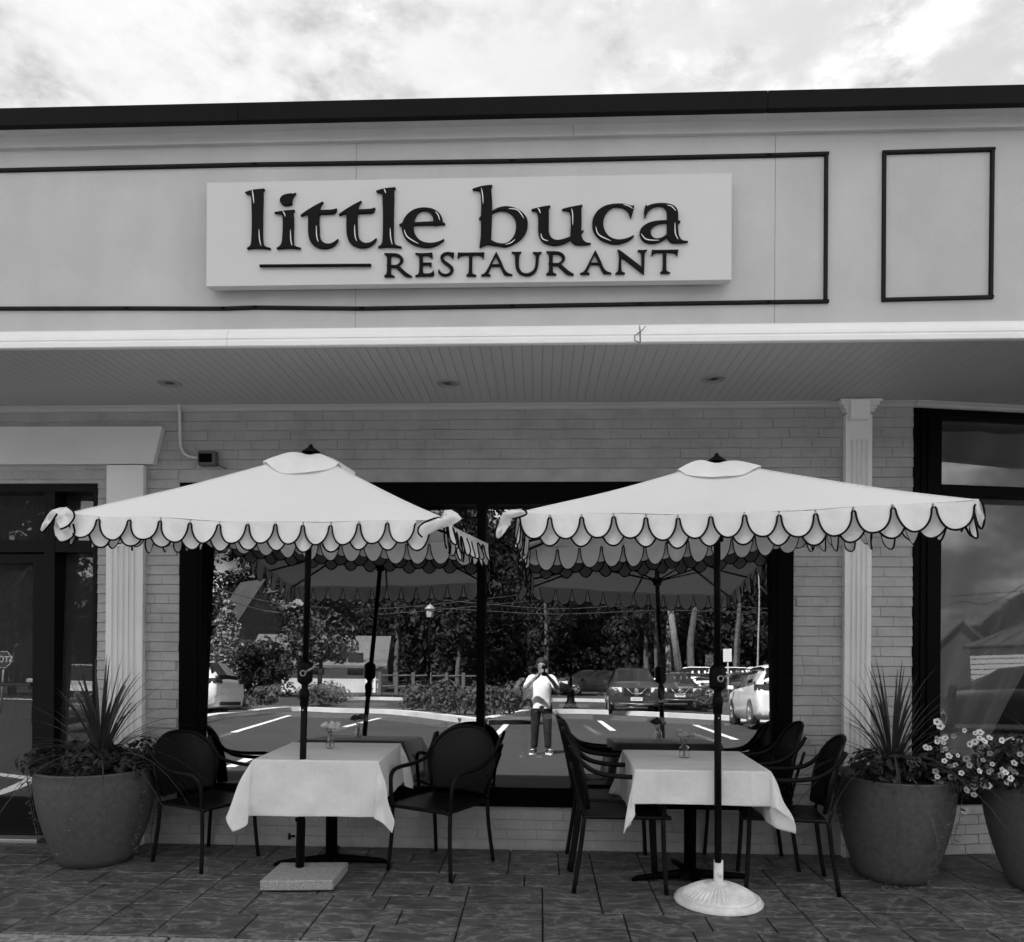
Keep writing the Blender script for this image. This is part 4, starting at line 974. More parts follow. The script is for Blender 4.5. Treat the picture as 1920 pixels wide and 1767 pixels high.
# petunias
PT = thing('petunia_plant', 'white petunias spilling over the planter at the right edge', 'flowers', (pF[0], pF[1], .66))
q = MB(); rr = random.Random(21)
for k in range(30):
    a = rr.uniform(0, 6.28); r_ = rr.uniform(.05, .42); leafball(q, (r_*math.cos(a)*1.15-.22, r_*math.sin(a)*.8-.05, rr.uniform(-.06, .18)+.05*math.cos(r_*4)), (.12, .12, .09), 90, .020, rr)
leafball(q, (-.42, .0, .05), (.16, .12, .09), 200, .018, rr)
q.obj('foliage', m_leafd, PT, kind='stuff')
for k in range(150):
    a = rr.uniform(math.pi*.75, math.pi*2.1); r_ = rr.uniform(.12, .52); x, y = r_*math.cos(a)*1.15-.24, r_*math.sin(a)*.8-.06; z = rr.uniform(-.13, .22)+.06
    s_ = rr.uniform(.014, .023); d = V(rr.uniform(-.7, .4), -1, rr.uniform(0, .9)).normalized()
    b = link('blossom', blm[0 if rr.random() < .62 else 1], PT, (x, y, z), None, (s_, s_, s_)); b.rotation_mode = 'QUATERNION'; b.rotation_quaternion = d.to_track_quat('Z', 'Y')
for u, v in ((1757, 1354), (1763, 1362), (1808, 1520), (1785, 1456)):
    p = atY(u, v, -.62)-V(pF[0], pF[1], .66); b = link('blossom', blm[0 if v != 1456 else 1], PT, p, None, (.024,)*3); b.rotation_mode = 'QUATERNION'; b.rotation_quaternion = V(-.3, -1, .3).to_track_quat('Z', 'Y')

# ================================================================ THE PARKING LOT SEEN IN THE GLASS
m_line = mat('road_paint', .78, .7, var=(9, .85, 1.05))
def ribbon(px, wd, name, label, z=.006, n=NG, p0=GP):
    P = [lot(u, v, n, p0) for u, v in px]; q = MB(); vs = []
    P = spline(P, 4) if len(P) > 2 else [P[0].lerp(P[1], i/6) for i in range(7)]
    for i, p in enumerate(P):
        t = (P[min(i+1, len(P)-1)]-P[max(i-1, 0)]); nn = V(-t.y, t.x, 0).normalized()*wd/2
        for sg in (-1, 1):
            k = p+nn*sg; vs.append((k.x, k.y, ground(k.y)+z))
    q.add(vs, [(2*i, 2*i+1, 2*i+3, 2*i+2) for i in range(len(P)-1)]); return q.obj(name, m_line, None, kind='structure')
for px in ([(437, 1374), (543, 1342)], [(645, 1364), (712, 1347)], [(880, 1391), (926, 1381), (950, 1358)], [(1124, 1352), (1150, 1371)], [(1303, 1360), (1380, 1388)], [(430, 1440), (480, 1418)], [(1165, 1322), (1186, 1327)]):
    ribbon(px, .14, 'painted_line', '')
# asphalt seam, islands with kerbs and mulch
m_mulch = mat('mulch', .075, .95, (12, 1, .06), var=(2.5, .5, 1.7)); m_kl = mat('lot_kerb', .62, .8, (30, .4, .01), var=(1.2, .8, 1.1))
def island(px, depth, name='island_kerb'):
    P = spline([lot(u, v) for u, v in px], 5); q = MB(); m_ = MB(); n = len(P); vs = []; ms = []
    for i, p in enumerate(P):
        t = (P[min(i+1, n-1)]-P[max(i-1, 0)]); nn = V(t.y, -t.x, 0).normalized()
        if nn.dot(V(p.x-0, p.y+5.8, 0)) < 0: nn = -nn
        g0 = ground(p.y); k = p+nn*.32; bk = p+nn*depth
        vs += [(p.x, p.y, g0-.02), (p.x, p.y+.0, g0+.15), (k.x, k.y, g0+.155), (k.x, k.y, g0-.02)]
        ms += [(k.x, k.y, g0+.12), (bk.x, bk.y, ground(bk.y)+.12)]
    q.add(vs, [(4*i+a, 4*i+a+1, 4*i+a+5, 4*i+a+4) for i in range(n-1) for a in range(3)]); q.obj(name, m_kl, None, kind='structure')
    m_.add(ms, [(2*i, 2*i+1, 2*i+3, 2*i+2) for i in range(n-1)]); m_.obj('planting_bed', m_mulch, None, kind='structure')
island([(330, 1375), (400, 1352), (470, 1343), (545, 1334), (640, 1337), (720, 1339), (800, 1347), (893, 1360)], 2.2)
island([(925, 1357), (985, 1341), (1040, 1339), (1100, 1339), (1160, 1341), (1240, 1345), (1330, 1350), (1400, 1353), (1480, 1356)], 1.0)
island([(430, 1296), (520, 1295), (600, 1297)], .6); island([(640, 1314), (700, 1313), (770, 1315)], .4); island([(1000, 1316), (1080, 1316), (1160, 1318)], 1.5)
# bushes
m_bush = mat('bush_leaf', .07, .7, spec=.2, var=(3, .5, 1.5)); m_bark = mat('bark', .09, .9, (12, .8, .03), var=(6, .6, 1.3)); m_barkl = mat('pale_bark', .30, .9, (12, .8, .03), var=(6, .7, 1.2))
def bush(label, px, w_, h_, seed, mm=None, group='bushes in the lot islands'):
    p = lot(*px); o = thing('bush', label, 'bush', p, 0, group); rr = random.Random(seed); q = MB()
    for k in range(10):
        a = rr.uniform(0, 6.28); leafball(q, (w_*.28*math.cos(a), w_*.22*math.sin(a), h_*rr.uniform(.3, .72)), (w_*.27, w_*.27, h_*.28), 130, .075, rr)
    q.obj('foliage', mm or m_bush, o)
    q = MB()
    for k in range(5):
        a = rr.uniform(0, 6.28); q.tube([(.05*math.cos(a), .05*math.sin(a), 0), (w_*.2*math.cos(a), w_*.2*math.sin(a), h_*.6)], [.02, .01], 5)
    q.obj('stems', m_bark, o)
for lb, px, w_, h_ in (('round bush on the island, reflected left of the white SUV markings', (425, 1338), 1.9, .75), ('low bush reflected just left of the left umbrella pole', (610, 1330), 2.2, 1.1),
    ('loose bush reflected above the left table, left one of two', (800, 1340), 2.0, 1.15), ('bush reflected next to the window mullion on its left', (865, 1348), 1.9, 1.25), ('bush reflected between the mullion and the photographer', (935, 1350), 1.9, 1.3), ('bush reflected directly behind the photographer', (985, 1338), 2.2, 1.25),
    ('small pale bush reflected beside the dark sedan', (1322, 1335), .9, .6), ('thin bush reflected in the middle of the left island', (500, 1325), 1.1, .9)):
    bush(lb, px, w_, h_, hash(px) % 97)
# trees
m_tree = mat('tree_leaf', .014, .7, spec=.2, var=(.35, .5, 1.5)); m_treel = mat('tree_leaf_light', .07, .7, spec=.25, var=(.6, .5, 1.6))
def crown(seed, R_, h_, n, sz, m, cone=False):
    rr = random.Random(seed); q = MB()
    for k in range(34 if not cone else 20):
        if cone:
            z = h_*(k/20); r_ = R_*(1-k/21); a = k*2.4; c = (r_*.5*math.cos(a), r_*.5*math.sin(a), z); s_ = r_*.6+.15
        else:
            a = rr.uniform(0, 6.28); f = rr.random(); z = h_*f; r_ = R_*math.sqrt(max(.05, 1-(2*f-.9)**2))*rr.uniform(.3, .8); c = (r_*math.cos(a), r_*math.sin(a), z); s_ = R_*rr.uniform(.22, .38)
        leafball(q, c, (s_, s_, s_*.75), n//34, sz, rr)
    return q.mesh('crown', m)
cms = [crown(s_, 3.6, 9.5, 4600, .17, m_tree) for s_ in range(4)]
def trunk(h_, r_, m, seed, lean=0):
    rr = random.Random(seed); q = MB(); P = [V(0, 0, -.3)]
    for i in range(1, 7): P.append(V(rr.uniform(-.1, .1)*i*.5+lean*i, rr.uniform(-.1, .1)*i*.4, h_*i/6))
    q.tube(spline(P, 3), [r_*(1-.7*i/18) for i in range(19)], 8)
    for k in range(5):
        b = P[3+k % 3]; a = rr.uniform(0, 6.28); q.tube([b, b+V(math.cos(a)*1.2, math.sin(a)*1.2, 1.1), b+V(math.cos(a)*2.2, math.sin(a)*2.2, 2.6)], [r_*.4, r_*.25, r_*.1], 5)
    return q.mesh('trunk', m)
tms = [trunk(9, .22, m_bark, s_) for s_ in range(3)]
rr = random.Random(11); nT = 0
GT = 'dark trees of the wood edge across the lot'
def tree_at(x, y, zs, rs, cb=2.2, k=None, crown_m=None, label=None, tz=.8):
    global nT
    o = thing('broadleaf_tree', label or 'tall dark tree of the wood edge, reflected behind the lot', 'tree', (x, y, ground(y)-.1), rr.uniform(0, 6.28), None if label else GT)
    link('trunk', tms[nT % 3], o, None, None, (rs*(tz/.8), rs*(tz/.8), zs*tz)); link('crown', crown_m or cms[nT % 4], o, (0, 0, cb*zs), None, (rs, rs, zs)); nT += 1; return o
for row, (T_, n_, h_) in enumerate(((44, 15, 1.15), (52, 15, 1.55), (62, 14, 2.05))):
    for i in range(n_):
        x = -46+92*(i+.5)/n_+rr.uniform(-1.8, 1.8)
        if row == 0 and (-26 < x < -10): continue
        if row == 1 and (-24 < x < -17): continue
        if x > 26 and row < 2: continue
        tree_at(x, -T_+rr.uniform(-2, 2), h_*rr.uniform(.9, 1.1)*(.62 if x > 24 else .55 if x < -21 else 1), h_*.8*rr.uniform(.9, 1.15), rr.uniform(1.6, 2.4) if row else 2.6)
q = MB(); rw = random.Random(77)
for k in range(150):
    x = -62+128*(k/150)+rw.uniform(-.5, .5); T_ = 47+rw.uniform(0, 9)+(10 if -26 < x < -9 else 0)
    hmax = 3.0 if x > 24 else 6.0 if x > -9 else 6.5
    for j in range(5): leafball(q, (x, -T_, ground(-T_)+hmax*(j+.5)/5), (1.6, 1.2, 1.1), 62, .30, rw)
q.obj('wood_undergrowth', mat('undergrowth', .009, .8, var=(.4, .3, 1.9)), None, kind='stuff', label='dark undergrowth along the wood edge beyond the lot', cat='undergrowth')
q = MB(); q.grid(40, 6, lambda a, b: (-90+180*a, -72-3*math.sin(a*17), ground(-72)-1+((15+2*math.sin(a*31))*(1 if -.1 < a < .62 and a > .37 else .42))*b)); q.obj('wooded_hill', mat('wood_far', .012, .95), None, kind='structure')
cl1 = crown(31, 2.9, 5.0, 4600, .15, m_treel)
p = far(600, 1270, 31); tree_at(p.x, p.y, 1.0, 1.0, 1.9, None, cl1, 'leafy pale tree reflected left of the left umbrella pole', .5)
ccn = crown(41, 1.6, 4.6, 3400, .12, mat('spring_leaf', .22, .6, var=(2, .4, 1.4)), True)
p = far(425, 1200, 36); tree_at(p.x, p.y, 1.0, 1.0, .8, None, ccn, 'small pale pointed tree reflected above the white SUV', .3)
cd2 = crown(51, 1.9, 2.6, 3400, .13, m_tree); p = far(500, 1262, 33); tree_at(p.x, p.y, 1.0, 1.0, .25, None, cd2, 'dark round shrub-like tree reflected in front of the steep roofed house', .2)
# houses
m_sid = mat('siding', .62, .7, var=(1, .9, 1.05)); m_shing = mat('shingle', .12, .9, (5, .5, .03), var=(4, .8, 1.2)); m_wd = mat('window_dark', .02, .2)
def house(label, c, w_, d_, hw, hr, rz, mw, mr_, ridge_x=True):
    o = thing('house', label, 'house', (c[0], c[1], ground(c[1])-.2), rz)
    q = MB(); q.box((-w_/2, -d_/2, 0), (w_/2, d_/2, hw)); q.prism([(-d_/2, hw), (d_/2, hw), (0, hw+hr)], lambda a, b: (-w_/2, a, b), lambda a, b: (w_/2, a, b)); q.obj('wall', mw, o)
    rf = MB(); e = .35
    for sg in (-1, 1):
        t = V(0, sg*d_/2, 0); a0 = V(-w_/2-e, sg*(d_/2+e), hw-e*hr/(d_/2)); b0 = V(-w_/2-e, 0, hw+hr+.02)
        a1 = V(w_/2+e, a0.y, a0.z); b1 = V(w_/2+e, 0, b0.z); u_ = V(0, 0, .15)
        rf.add([a0, a1, b1, b0, a0+u_, a1+u_, b1+u_, b0+u_], [(0,1,2,3),(7,6,5,4),(0,4,5,1),(1,5,6,2),(2,6,7,3),(3,7,4,0)])
    rf.obj('roof', mr_, o)
    for sx_ in (-.3, 0, .3):
        q = MB(); q.box((sx_*w_-.45, d_/2, 1.1), (sx_*w_+.45, d_/2+.04, 2.4)); wf = q.obj('window', m_sid if mw is not m_sid else m_wd, o)
        q = MB(); q.box((sx_*w_-.38, d_/2+.04, 1.17), (sx_*w_+.38, d_/2+.06, 2.33)); q.obj('pane', m_wd, wf)
    return o
p = far(470, 1200, 48); house('house with a steep pale roof reflected among the trees at the left', (p.x, p.y), 2.4, 3.4, 5.0, 2.6, rad(35), m_shing, mat('shingle_pale', .035, .9, (5, .5, .03), var=(4, .8, 1.2)))
p = far(608, 1262, 42); house('white sided house reflected behind the picket fence', (p.x, p.y), 7.5, 6, 1.7, 1.8, rad(-8), m_sid, m_shing)
# picket fences
m_wp = mat('white_picket', .85, .6)
def picket(label, a, b, h_=1.0):
    A_, B_ = lot(*a), lot(*b); L_ = (B_-A_).length; d = (B_-A_)/L_; o = thing('picket_fence', label, 'fence', A_)
    n = min(60, int(L_/.24)); q = MB(); q.add([(-.06, -.02, 0), (.06, -.02, 0), (.06, .02, 0), (-.06, .02, 0), (-.06, -.02, h_-.08), (.06, -.02, h_-.08), (.06, .02, h_-.08), (-.06, .02, h_-.08), (0, -.02, h_), (0, .02, h_)], [(0,3,2,1), (0,1,5,4), (1,2,6,5), (2,3,7,6), (3,0,4,7), (4,5,8), (6,7,9), (5,6,9,8), (7,4,8,9)]); me = q.mesh('picket', m_wp)
    for i in range(n): link('picket', me, o, d*(L_*(i+.5)/n), (0, 0, math.atan2(d.y, d.x)))
    for z in (.3, .75):
        q = MB(); q.tube([V(0, -.04, z), d*L_+V(0, -.04, z)], .045, 4); q.obj('rail', m_wp, o)
picket('white picket fence reflected behind the left umbrella pole', (612, 1298), (706, 1299), 1.05); picket('white picket fence reflected above the white SUV roof', (372, 1258) if False else (376, 1289), (462, 1287), 1.3)
m_rail = mat('weathered_rail', .10, .9); A_, B_ = lot(712, 1303), lot(900, 1305); o = thing('split_rail_fence', 'grey split rail fence reflected behind the lot bushes', 'fence', A_); n = 6; L_ = (B_-A_); 
for i in range(n+1):
    q = MB(); q.box((-.09, -.09, 0), (.09, .09, 1.25)); me = q.mesh('post', m_rail) if i == 0 else me; link('post', me, o, L_*(i/n))
for z in (.45, 1.05):
    for i in range(n): q = MB(); q.tube([L_*(i/n)+V(0, 0, z), L_*((i+1)/n)+V(0, 0, z+.03)], .055, 6); q.obj('rail', m_rail, o)
# lamp posts
def lamp(label, base, h_):
    o = thing('street_lamp', label, 'street lamp', base, 0, 'black lamp posts in the lot')
    q = MB(); q.lathe([(.30, 0), (.30, .10), (.24, .12), (.22, .28), (.15, .34), (.14, .62), (.17, .66), (.17, .72), (.08, .80), (.06, .9)], (0, 0, 0), 16); q.obj('base', m_black, o)
    q = MB(); q.tube([(0, 0, .85), (0, 0, h_-.75)], [.06, .045], 10); q.obj('pole', m_black, o)
    q = MB(); q.lathe([(.05, h_-.76), (.10, h_-.72), (.12, h_-.66), (.16, h_-.62), (.16, h_-.60)], (0, 0, 0), 12); q.obj('collar', m_black, o)
    q = MB(); q.lathe([(.14, h_-.60), (.21, h_-.22)], (0, 0, 0), 6, False); q.obj('lantern_glass', mat('lantern_glass', .5, .3), o)
    q = MB(); q.lathe([(.25, h_-.22), (.24, h_-.17), (.12, h_-.05), (.03, h_), (.0, h_+.06)], (0, 0, 0), 12); q.obj('cap', mat('lamp_cap', .3, .4), o)
lamp('black lamp post reflected right of the photographer, on a flared iron base', lot(1070, 1331), 6.2)
pb = lot(803, 1315); tp = far(805, 1134, -pb.y); lamp('black lamp post with a pale lantern reflected above the left table', pb, tp.z-pb.z)
pb = V(-14.5, -24, ground(-24)); lamp('black lamp post reflected in the door glass at the left edge', pb, 4.6)
# utility pole, wires
b_ = far(1281, 1282, 38); b_.z = ground(b_.y)-.3; t_ = far(1251, 1100, 37)
t_ = b_+(t_-b_)*1.35; q = MB(); q.tube([b_, t_], [.21, .15], 10); q.v = [tuple(Vector(v)-b_) for v in q.v]; q.obj('utility_pole', m_barkl, None, loc=b_, label='pale wooden utility pole leaning left, reflected beside the right umbrella pole', cat='utility pole')
mw_ = mat('wire', .02, .6)
for k, (T_, pts) in enumerate(((38, [(378, 1096), (500, 1128), (640, 1142), (760, 1139), (895, 1125)]), (38, [(378, 1108), (500, 1146), (640, 1155), (760, 1149), (895, 1137)]), (37, [(912, 1133), (1050, 1142), (1250, 1133), (1448, 1142)]), (37, [(912, 1146), (1050, 1152), (1250, 1145), (1448, 1150)]))):
    q = MB(); P = spline([far(u, v, T_) for u, v in pts], 6); P = [P[0]+(P[0]-P[3])*3]+P+[P[-1]+(P[-1]-P[-4])*3]; q.tube(P, .028, 4); q.obj('overhead_wire', mw_, None, label=['upper overhead wire sagging across the left window pane', 'lower overhead wire sagging across the left window pane', 'upper overhead wire across the right window pane', 'lower overhead wire across the right window pane'][k], cat='wire')
# thin bare trunks
for k, (u, T_, r_, mm) in enumerate(((1418, 33, .055, m_barkl), (1300, 43, .27, m_bark), (1376, 42, .16, m_bark), (1256, 44, .2, m_barkl), (1232, 43, .12, m_bark))):
    b_ = far(u, 1285, T_); b_.z = ground(b_.y)-.2; q = MB(); h_ = 11; rt = random.Random(k)
    q.tube(spline([V(0, 0, 0), V(rt.uniform(-.2, .2), 0, h_*.3), V(rt.uniform(-.4, .4), 0, h_*.6), V(rt.uniform(-.7, .2), 0, h_)], 4), [r_*(1-.045*i) for i in range(13)], 8)
    for j in range(4): zb = h_*(.5+.1*j); a = rt.uniform(0, 6.28); q.tube([(0, 0, zb), (math.cos(a), math.sin(a)*.6, zb+1.2)], [r_*.35, r_*.1], 5)
    q.obj('tree_trunk', mm, None, loc=b_, label=['slender pale sapling reflected at the right edge of the window', 'thick dark leaning trunk reflected right of the utility pole', 'dark trunk reflected behind the white sign', 'pale trunk reflected left of the utility pole', 'thin dark trunk reflected above the dark SUV'][k], cat='tree')
# signs
def signpost(label, base, h_, w_, hh, rz, m=None):
    o = thing('sign_post', label, 'sign', base, rz, 'signs in the lot'); q = MB(); q.tube([(0, 0, 0), (.0, 0, h_)], .035, 6); q.obj('post', mat('galv', .45, .5), o)
    q = MB(); q.box((-w_/2, .035, h_-hh), (w_/2, .05, h_), .003); q.obj('plate', m or mat('sign_plate', .62, .5), o)
pb = lot(1366, 1318); signpost('blank pale rectangular sign on a thin post reflected beside the white hatchback', pb, 2.55, .42, .62, rad(35))
# stop sign
pd = V(0, YD+.03, .45); p = far(8, 1237, 17, NG, pd); o = thing('stop_sign', 'octagonal STOP sign reflected backwards in the door glass', 'sign', (p.x, p.y, ground(p.y)), 0)
zc2 = p.z-ground(p.y); q = MB(); q.tube([(0, 0, 0), (0, 0, zc2)], .03, 6); q.obj('post', mat('galv', .45, .5), o)
Ro = 19*(5.33+17)/1440
q = MB(); oc = [(Ro*math.cos(math.pi/8+k*math.pi/4), Ro*math.sin(math.pi/8+k*math.pi/4)) for k in range(8)]
q.prism(oc, lambda a, b: (a, .03, zc2+b), lambda a, b: (a, .045, zc2+b)); pl = q.obj('plate', mat('stop_face', .07, .4), o)
q = MB(); ob = [(x*.93, y*.93) for x, y in oc]; oi = [(x*.86, y*.86) for x, y in oc]
q.add([(x, .0465, zc2+y) for x, y in ob]+[(x, .0465, zc2+y) for x, y in oi], [(k, (k+1) % 8, 8+(k+1) % 8, 8+k) for k in range(8)]); q.obj('border', m_line, o)
fc = bpy.data.curves.new('t', 'FONT'); fc.body = 'STOP'; fc.size = Ro*.86; fc.align_x = 'CENTER'; fc.align_y = 'CENTER'; fc.extrude = .001; fc.offset = .006
to = bpy.data.objects.new('t', fc); S.collection.objects.link(to); me = bpy.data.meshes.new_from_object(to.evaluated_get(bpy.context.evaluated_depsgraph_get())); bpy.data.objects.remove(to); me.name = 'lettering'; me.materials.clear(); me.materials.append(m_line)
link('lettering', me, o, (0, .048, zc2), (rad(90), 0, rad(180)))

# ================================================================ CARS
def catm(st, n=4):
    out = []
    for i in range(len(st)-1):
        for k in range(n):
            t = k/n; out.append(tuple(a+(b-a)*t for a, b in zip(st[i], st[i+1])))
    out.append(st[-1]); return out
SUVP = [(0, .42, .66, .68, .74, .56), (.06, .26, .80, .86, .83, .64), (.35, .22, .92, .98, .90, .70), (1.05, .21, 1.01, 1.07, .915, .72), (1.20, .21, 1.03, 1.12, .915, .70), (1.95, .21, 1.06, 1.56, .915, .60), (2.5, .21, 1.07, 1.655, .915, .59), (3.5, .22, 1.10, 1.64, .915, .58), (4.0, .24, 1.12, 1.57, .90, .56), (4.32, .28, 1.10, 1.20, .88, .60), (4.42, .34, .98, 1.02, .85, .66), (4.46, .45, .84, .86, .80, .62)]
SEDP = [(0, .42, .60, .62, .72, .56), (.06, .24, .70, .76, .82, .64), (.4, .20, .80, .86, .88, .70), (1.2, .19, .90, .95, .90, .72), (1.35, .19, .91, .98, .90, .70), (2.15, .19, .93, 1.38, .90, .56), (2.7, .19, .94, 1.43, .90, .55), (3.2, .20, .95, 1.38, .90, .55), (3.95, .22, .98, 1.06, .89, .64), (4.45, .26, .97, 1.03, .87, .66), (4.58, .34, .88, .92, .84, .64), (4.62, .45, .75, .78, .78, .6)]
m_cg = mat('car_glass', .010, .06, spec=.8); m_tyre = mat('tyre', .012, .8); m_rim = mat('wheel_rim', .45, .3, metal=.6); m_arch = mat('arch', .004, .9); m_lamp = mat('head_lamp', .85, .15, spec=.8); m_rl = mat('rear_lamp', .05, .2, spec=.6); m_plate = mat('number_plate', .75, .5); m_chr = mat('chrome', .8, .15, metal=.9)
def car(label, prof, paint, base, rz, details='front', cat='car', s=1.0):
    o = thing('parked_car', label, cat, base, rz, 'cars parked in the lot'); o.scale = (s,)*3
    L_ = prof[-1][0]; st = catm(prof, 3); rows = []
    for x, zb, zl, zt, hw, ht in st:
        gz = zt-zl; mid = ht+(hw*.965-ht)*.08
        half = [(0, zb), (.9*hw, zb), (hw, zb+.13), (hw*1.005, (zb+zl)/2+.08), (hw*.965, zl), (mid if gz > .25 else ht+.10, zt-.055 if gz > .25 else (zl+zt)/2+.01), (ht*.86, zt-.008), (0, zt+.012)]
        rows.append([(L_/2-x, y, z) for y, z in half])
    bodyq, glq, wsq = MB(), MB(), MB()
    n = 8
    for sg in (-1, 1):
        for i in range(len(rows)-1):
            a, b = rows[i], rows[i+1]
            for k in range(n-1):
                f = [a[k], a[k+1], b[k+1], b[k]]; f = [(x, y*sg, z) for x, y, z in f]
                g0, g1 = st[i][3]-st[i][2], st[i+1][3]-st[i+1][2]
                if k == 4 and g0 > .18 and g1 > .18: tgt = glq; f = [(x, y+sg*.004, z) for x, y, z in f]
                elif k >= 5 and abs(st[i+1][3]-st[i][3])/(abs(st[i+1][0]-st[i][0])) > .40 and min(g0, g1) > .05: tgt = wsq; f = [(x, y, z+.004) for x, y, z in f]
                else: tgt = bodyq
                bodyq.add([(x, y*sg, z) for x, y, z in (a[k], a[k+1], b[k+1], b[k])], [(0, 1, 2, 3) if sg > 0 else (3, 2, 1, 0)], True)
                if tgt is not bodyq: tgt.add(f, [(0, 1, 2, 3)])
        for r_ in (rows[0], rows[-1]): bodyq.add([(x, y*sg, z) for x, y, z in r_], [tuple(range(n))])
    me = bodyq.mesh('body', paint); import bmesh; bm = bmesh.new(); bm.from_mesh(me); bmesh.ops.remove_doubles(bm, verts=bm.verts, dist=.002); bmesh.ops.recalc_face_normals(bm, faces=bm.faces); bm.to_mesh(me); bm.free(); link('body', me, o)
    glq.obj('side_window', m_cg, o); wsq.obj('windscreen', m_cg, o)
    hw = .915 if prof is SUVP else .90; wr = .345 if prof is SUVP else .325
    for wx in (L_/2-.86, L_/2-L_+.92):
        for sg in (-1, 1):
            wh = link('wheel', None, o, (wx, sg*(hw-.10), wr), (rad(90)*-sg, 0, 0)); q = MB(); q.lathe([(wr*.62, -.1), (wr*.97, -.1), (wr, -.06), (wr, .08), (wr*.97, .112), (wr*.66, .112)], (0, 0, 0), 26); q.obj('tyre', m_tyre, wh)
            q = MB(); q.lathe([(wr*.66, .112), (wr*.60, .09), (.06, .075), (.0, .08)], (0, 0, 0), 26); q.obj('rim_back', m_arch, wh)
            q = MB()
            for k in range(5):
                a = k*2*math.pi/5; q.tube([(math.cos(a)*.04, math.sin(a)*.04, .10), (math.cos(a)*wr*.64, math.sin(a)*wr*.64, .112)], [.03, .024], 4)
            q.lathe([(wr*.70, .11), (wr*.67, .120), (wr*.62, .11)], (0, 0, 0), 26); q.lathe([(.05, .09), (.05, .12), (.0, .122)], (0, 0, 0), 10); q.obj('rim', m_rim, wh)
            q = MB(); q.lathe([(wr*1.22, -.02), (wr*1.22, .104), (wr*1.0, .106), (0, .106)], (0, 0, 0), 26); q.v = [(x, y, z) for x, y, z in q.v]; aq = q.obj('wheel_arch', m_arch, wh)
    fx, rx = L_/2, -L_/2; zl = prof[2][2]
    for sg in (-1, 1):
        q = MB(); q.prism([(fx-.02, sg*.50), (fx-.12, sg*.80), (fx-.42, sg*.885), (fx-.46, sg*.80), (fx-.16, sg*.50)], lambda a, b: (a+.02, b, zl-.20), lambda a, b: (a, b*1.01, zl-.04)); q.obj('headlight', m_lamp, o)
        q = MB(); q.prism([(rx+.0, sg*.52), (rx+.04, sg*.84), (rx+.36, sg*.90), (rx+.34, sg*.80), (rx+.12, sg*.52)], lambda a, b: (a, b, prof[-3][2]-.14), lambda a, b: (a+.02, b*1.0, prof[-3][2]+.01)); q.obj('tail_light', m_rl, o)
        q = MB(); q.box((fx-1.30, sg*.93, zl+.10), (fx-1.14, sg*1.09, zl+.22), .02); q.obj('mirror', paint, o)
    q = MB(); q.box((fx-.06, -.44, .58), (fx+.012, .44, zl-.06), .02); q.obj('grille', m_arch, o)
    q = MB(); q.tube([(fx+.02, -.34, zl-.06), (fx+.03, -.16, zl-.25), (fx+.03, .16, zl-.25), (fx+.02, .34, zl-.06)], .022, 6); q.tube([(fx+.02, -.6, .32), (fx+.02, .6, .32)], .02, 6) if details == 'front' else None; q.obj('grille_trim', m_chr, o)
    q = MB(); q.lathe([(.075, 0), (.06, .012), (.0, .012)], (0, 0, 0), 14); me = q.mesh('emblem', m_chr); link('emblem', me, o, (fx+.025, 0, zl-.15), (0, rad(90), 0))
    q = MB(); q.box((fx+.0, -.20, .42), (fx+.025, .20, .54), .003); pf = q.obj('number_plate', m_plate, o)
    q = MB(); q.box((rx-.025, -.20, .66), (rx+.03, .20, .78), .003); q.obj('number_plate', m_plate, o)
    q = MB(); q.box((rx-.01, -.62, .34), (rx+.03, .62, .44), .01); q.obj('bumper_trim', m_arch, o)
    if details == 'front':
        fc = bpy.data.curves.new('t', 'FONT'); fc.body = 'W63-JBU'; fc.size = .085; fc.align_x = 'CENTER'; fc.align_y = 'CENTER'
        to = bpy.data.objects.new('t', fc); S.collection.objects.link(to); me = bpy.data.meshes.new_from_object(to.evaluated_get(bpy.context.evaluated_depsgraph_get())); bpy.data.objects.remove(to); me.name = 'lettering'; me.materials.clear(); me.materials.append(m_arch)
        link('lettering', me, pf, (fx+.0265, 0, .48), (rad(90), 0, rad(90)))
    return o
p_dark = mat('paint_dark', .035, .3, spec=.6, coat=.7); p_white = mat('paint_white', .82, .3, spec=.5, coat=.5); p_black = mat('paint_black', .012, .25, spec=.5, coat=.6)
def place(x, y): return (x, y, ground(y))
a = lot(1146, 1342); b = lot(1240, 1343); cx_ = (a.x+b.x)/2; y_ = (a.y+b.y)/2
car('dark SUV parked nose to the building, reflected left of the right umbrella pole', SUVP, p_dark, place(cx_+.1, y_-2.3), rad(92))
a = lot(1254, 1333); b = lot(1311, 1334); car('dark sedan reflected just right of the right umbrella pole', SEDP, p_dark, place((a.x+b.x)/2, (a.y+b.y)/2-2.2), rad(94))
w1, w2 = lot(1373, 1358), lot(1409, 1368); d = (w1-w2); d.z = 0; d.normalize(); side = V(d.y, -d.x, 0); 
c_ = w2+d*1.31-side*.83; car('white hatchback reflected at the right edge of the window, rear corner towards the glass', SUVP, p_white, place(c_.x, c_.y), math.atan2(d.y, d.x), 'rear', s=.93)
p = lot(393, 1347); car('white SUV cut off by the left window frame, reflected side on', SUVP, p_white, place(p.x-2.0, p.y-1.0), rad(184), 'rear')
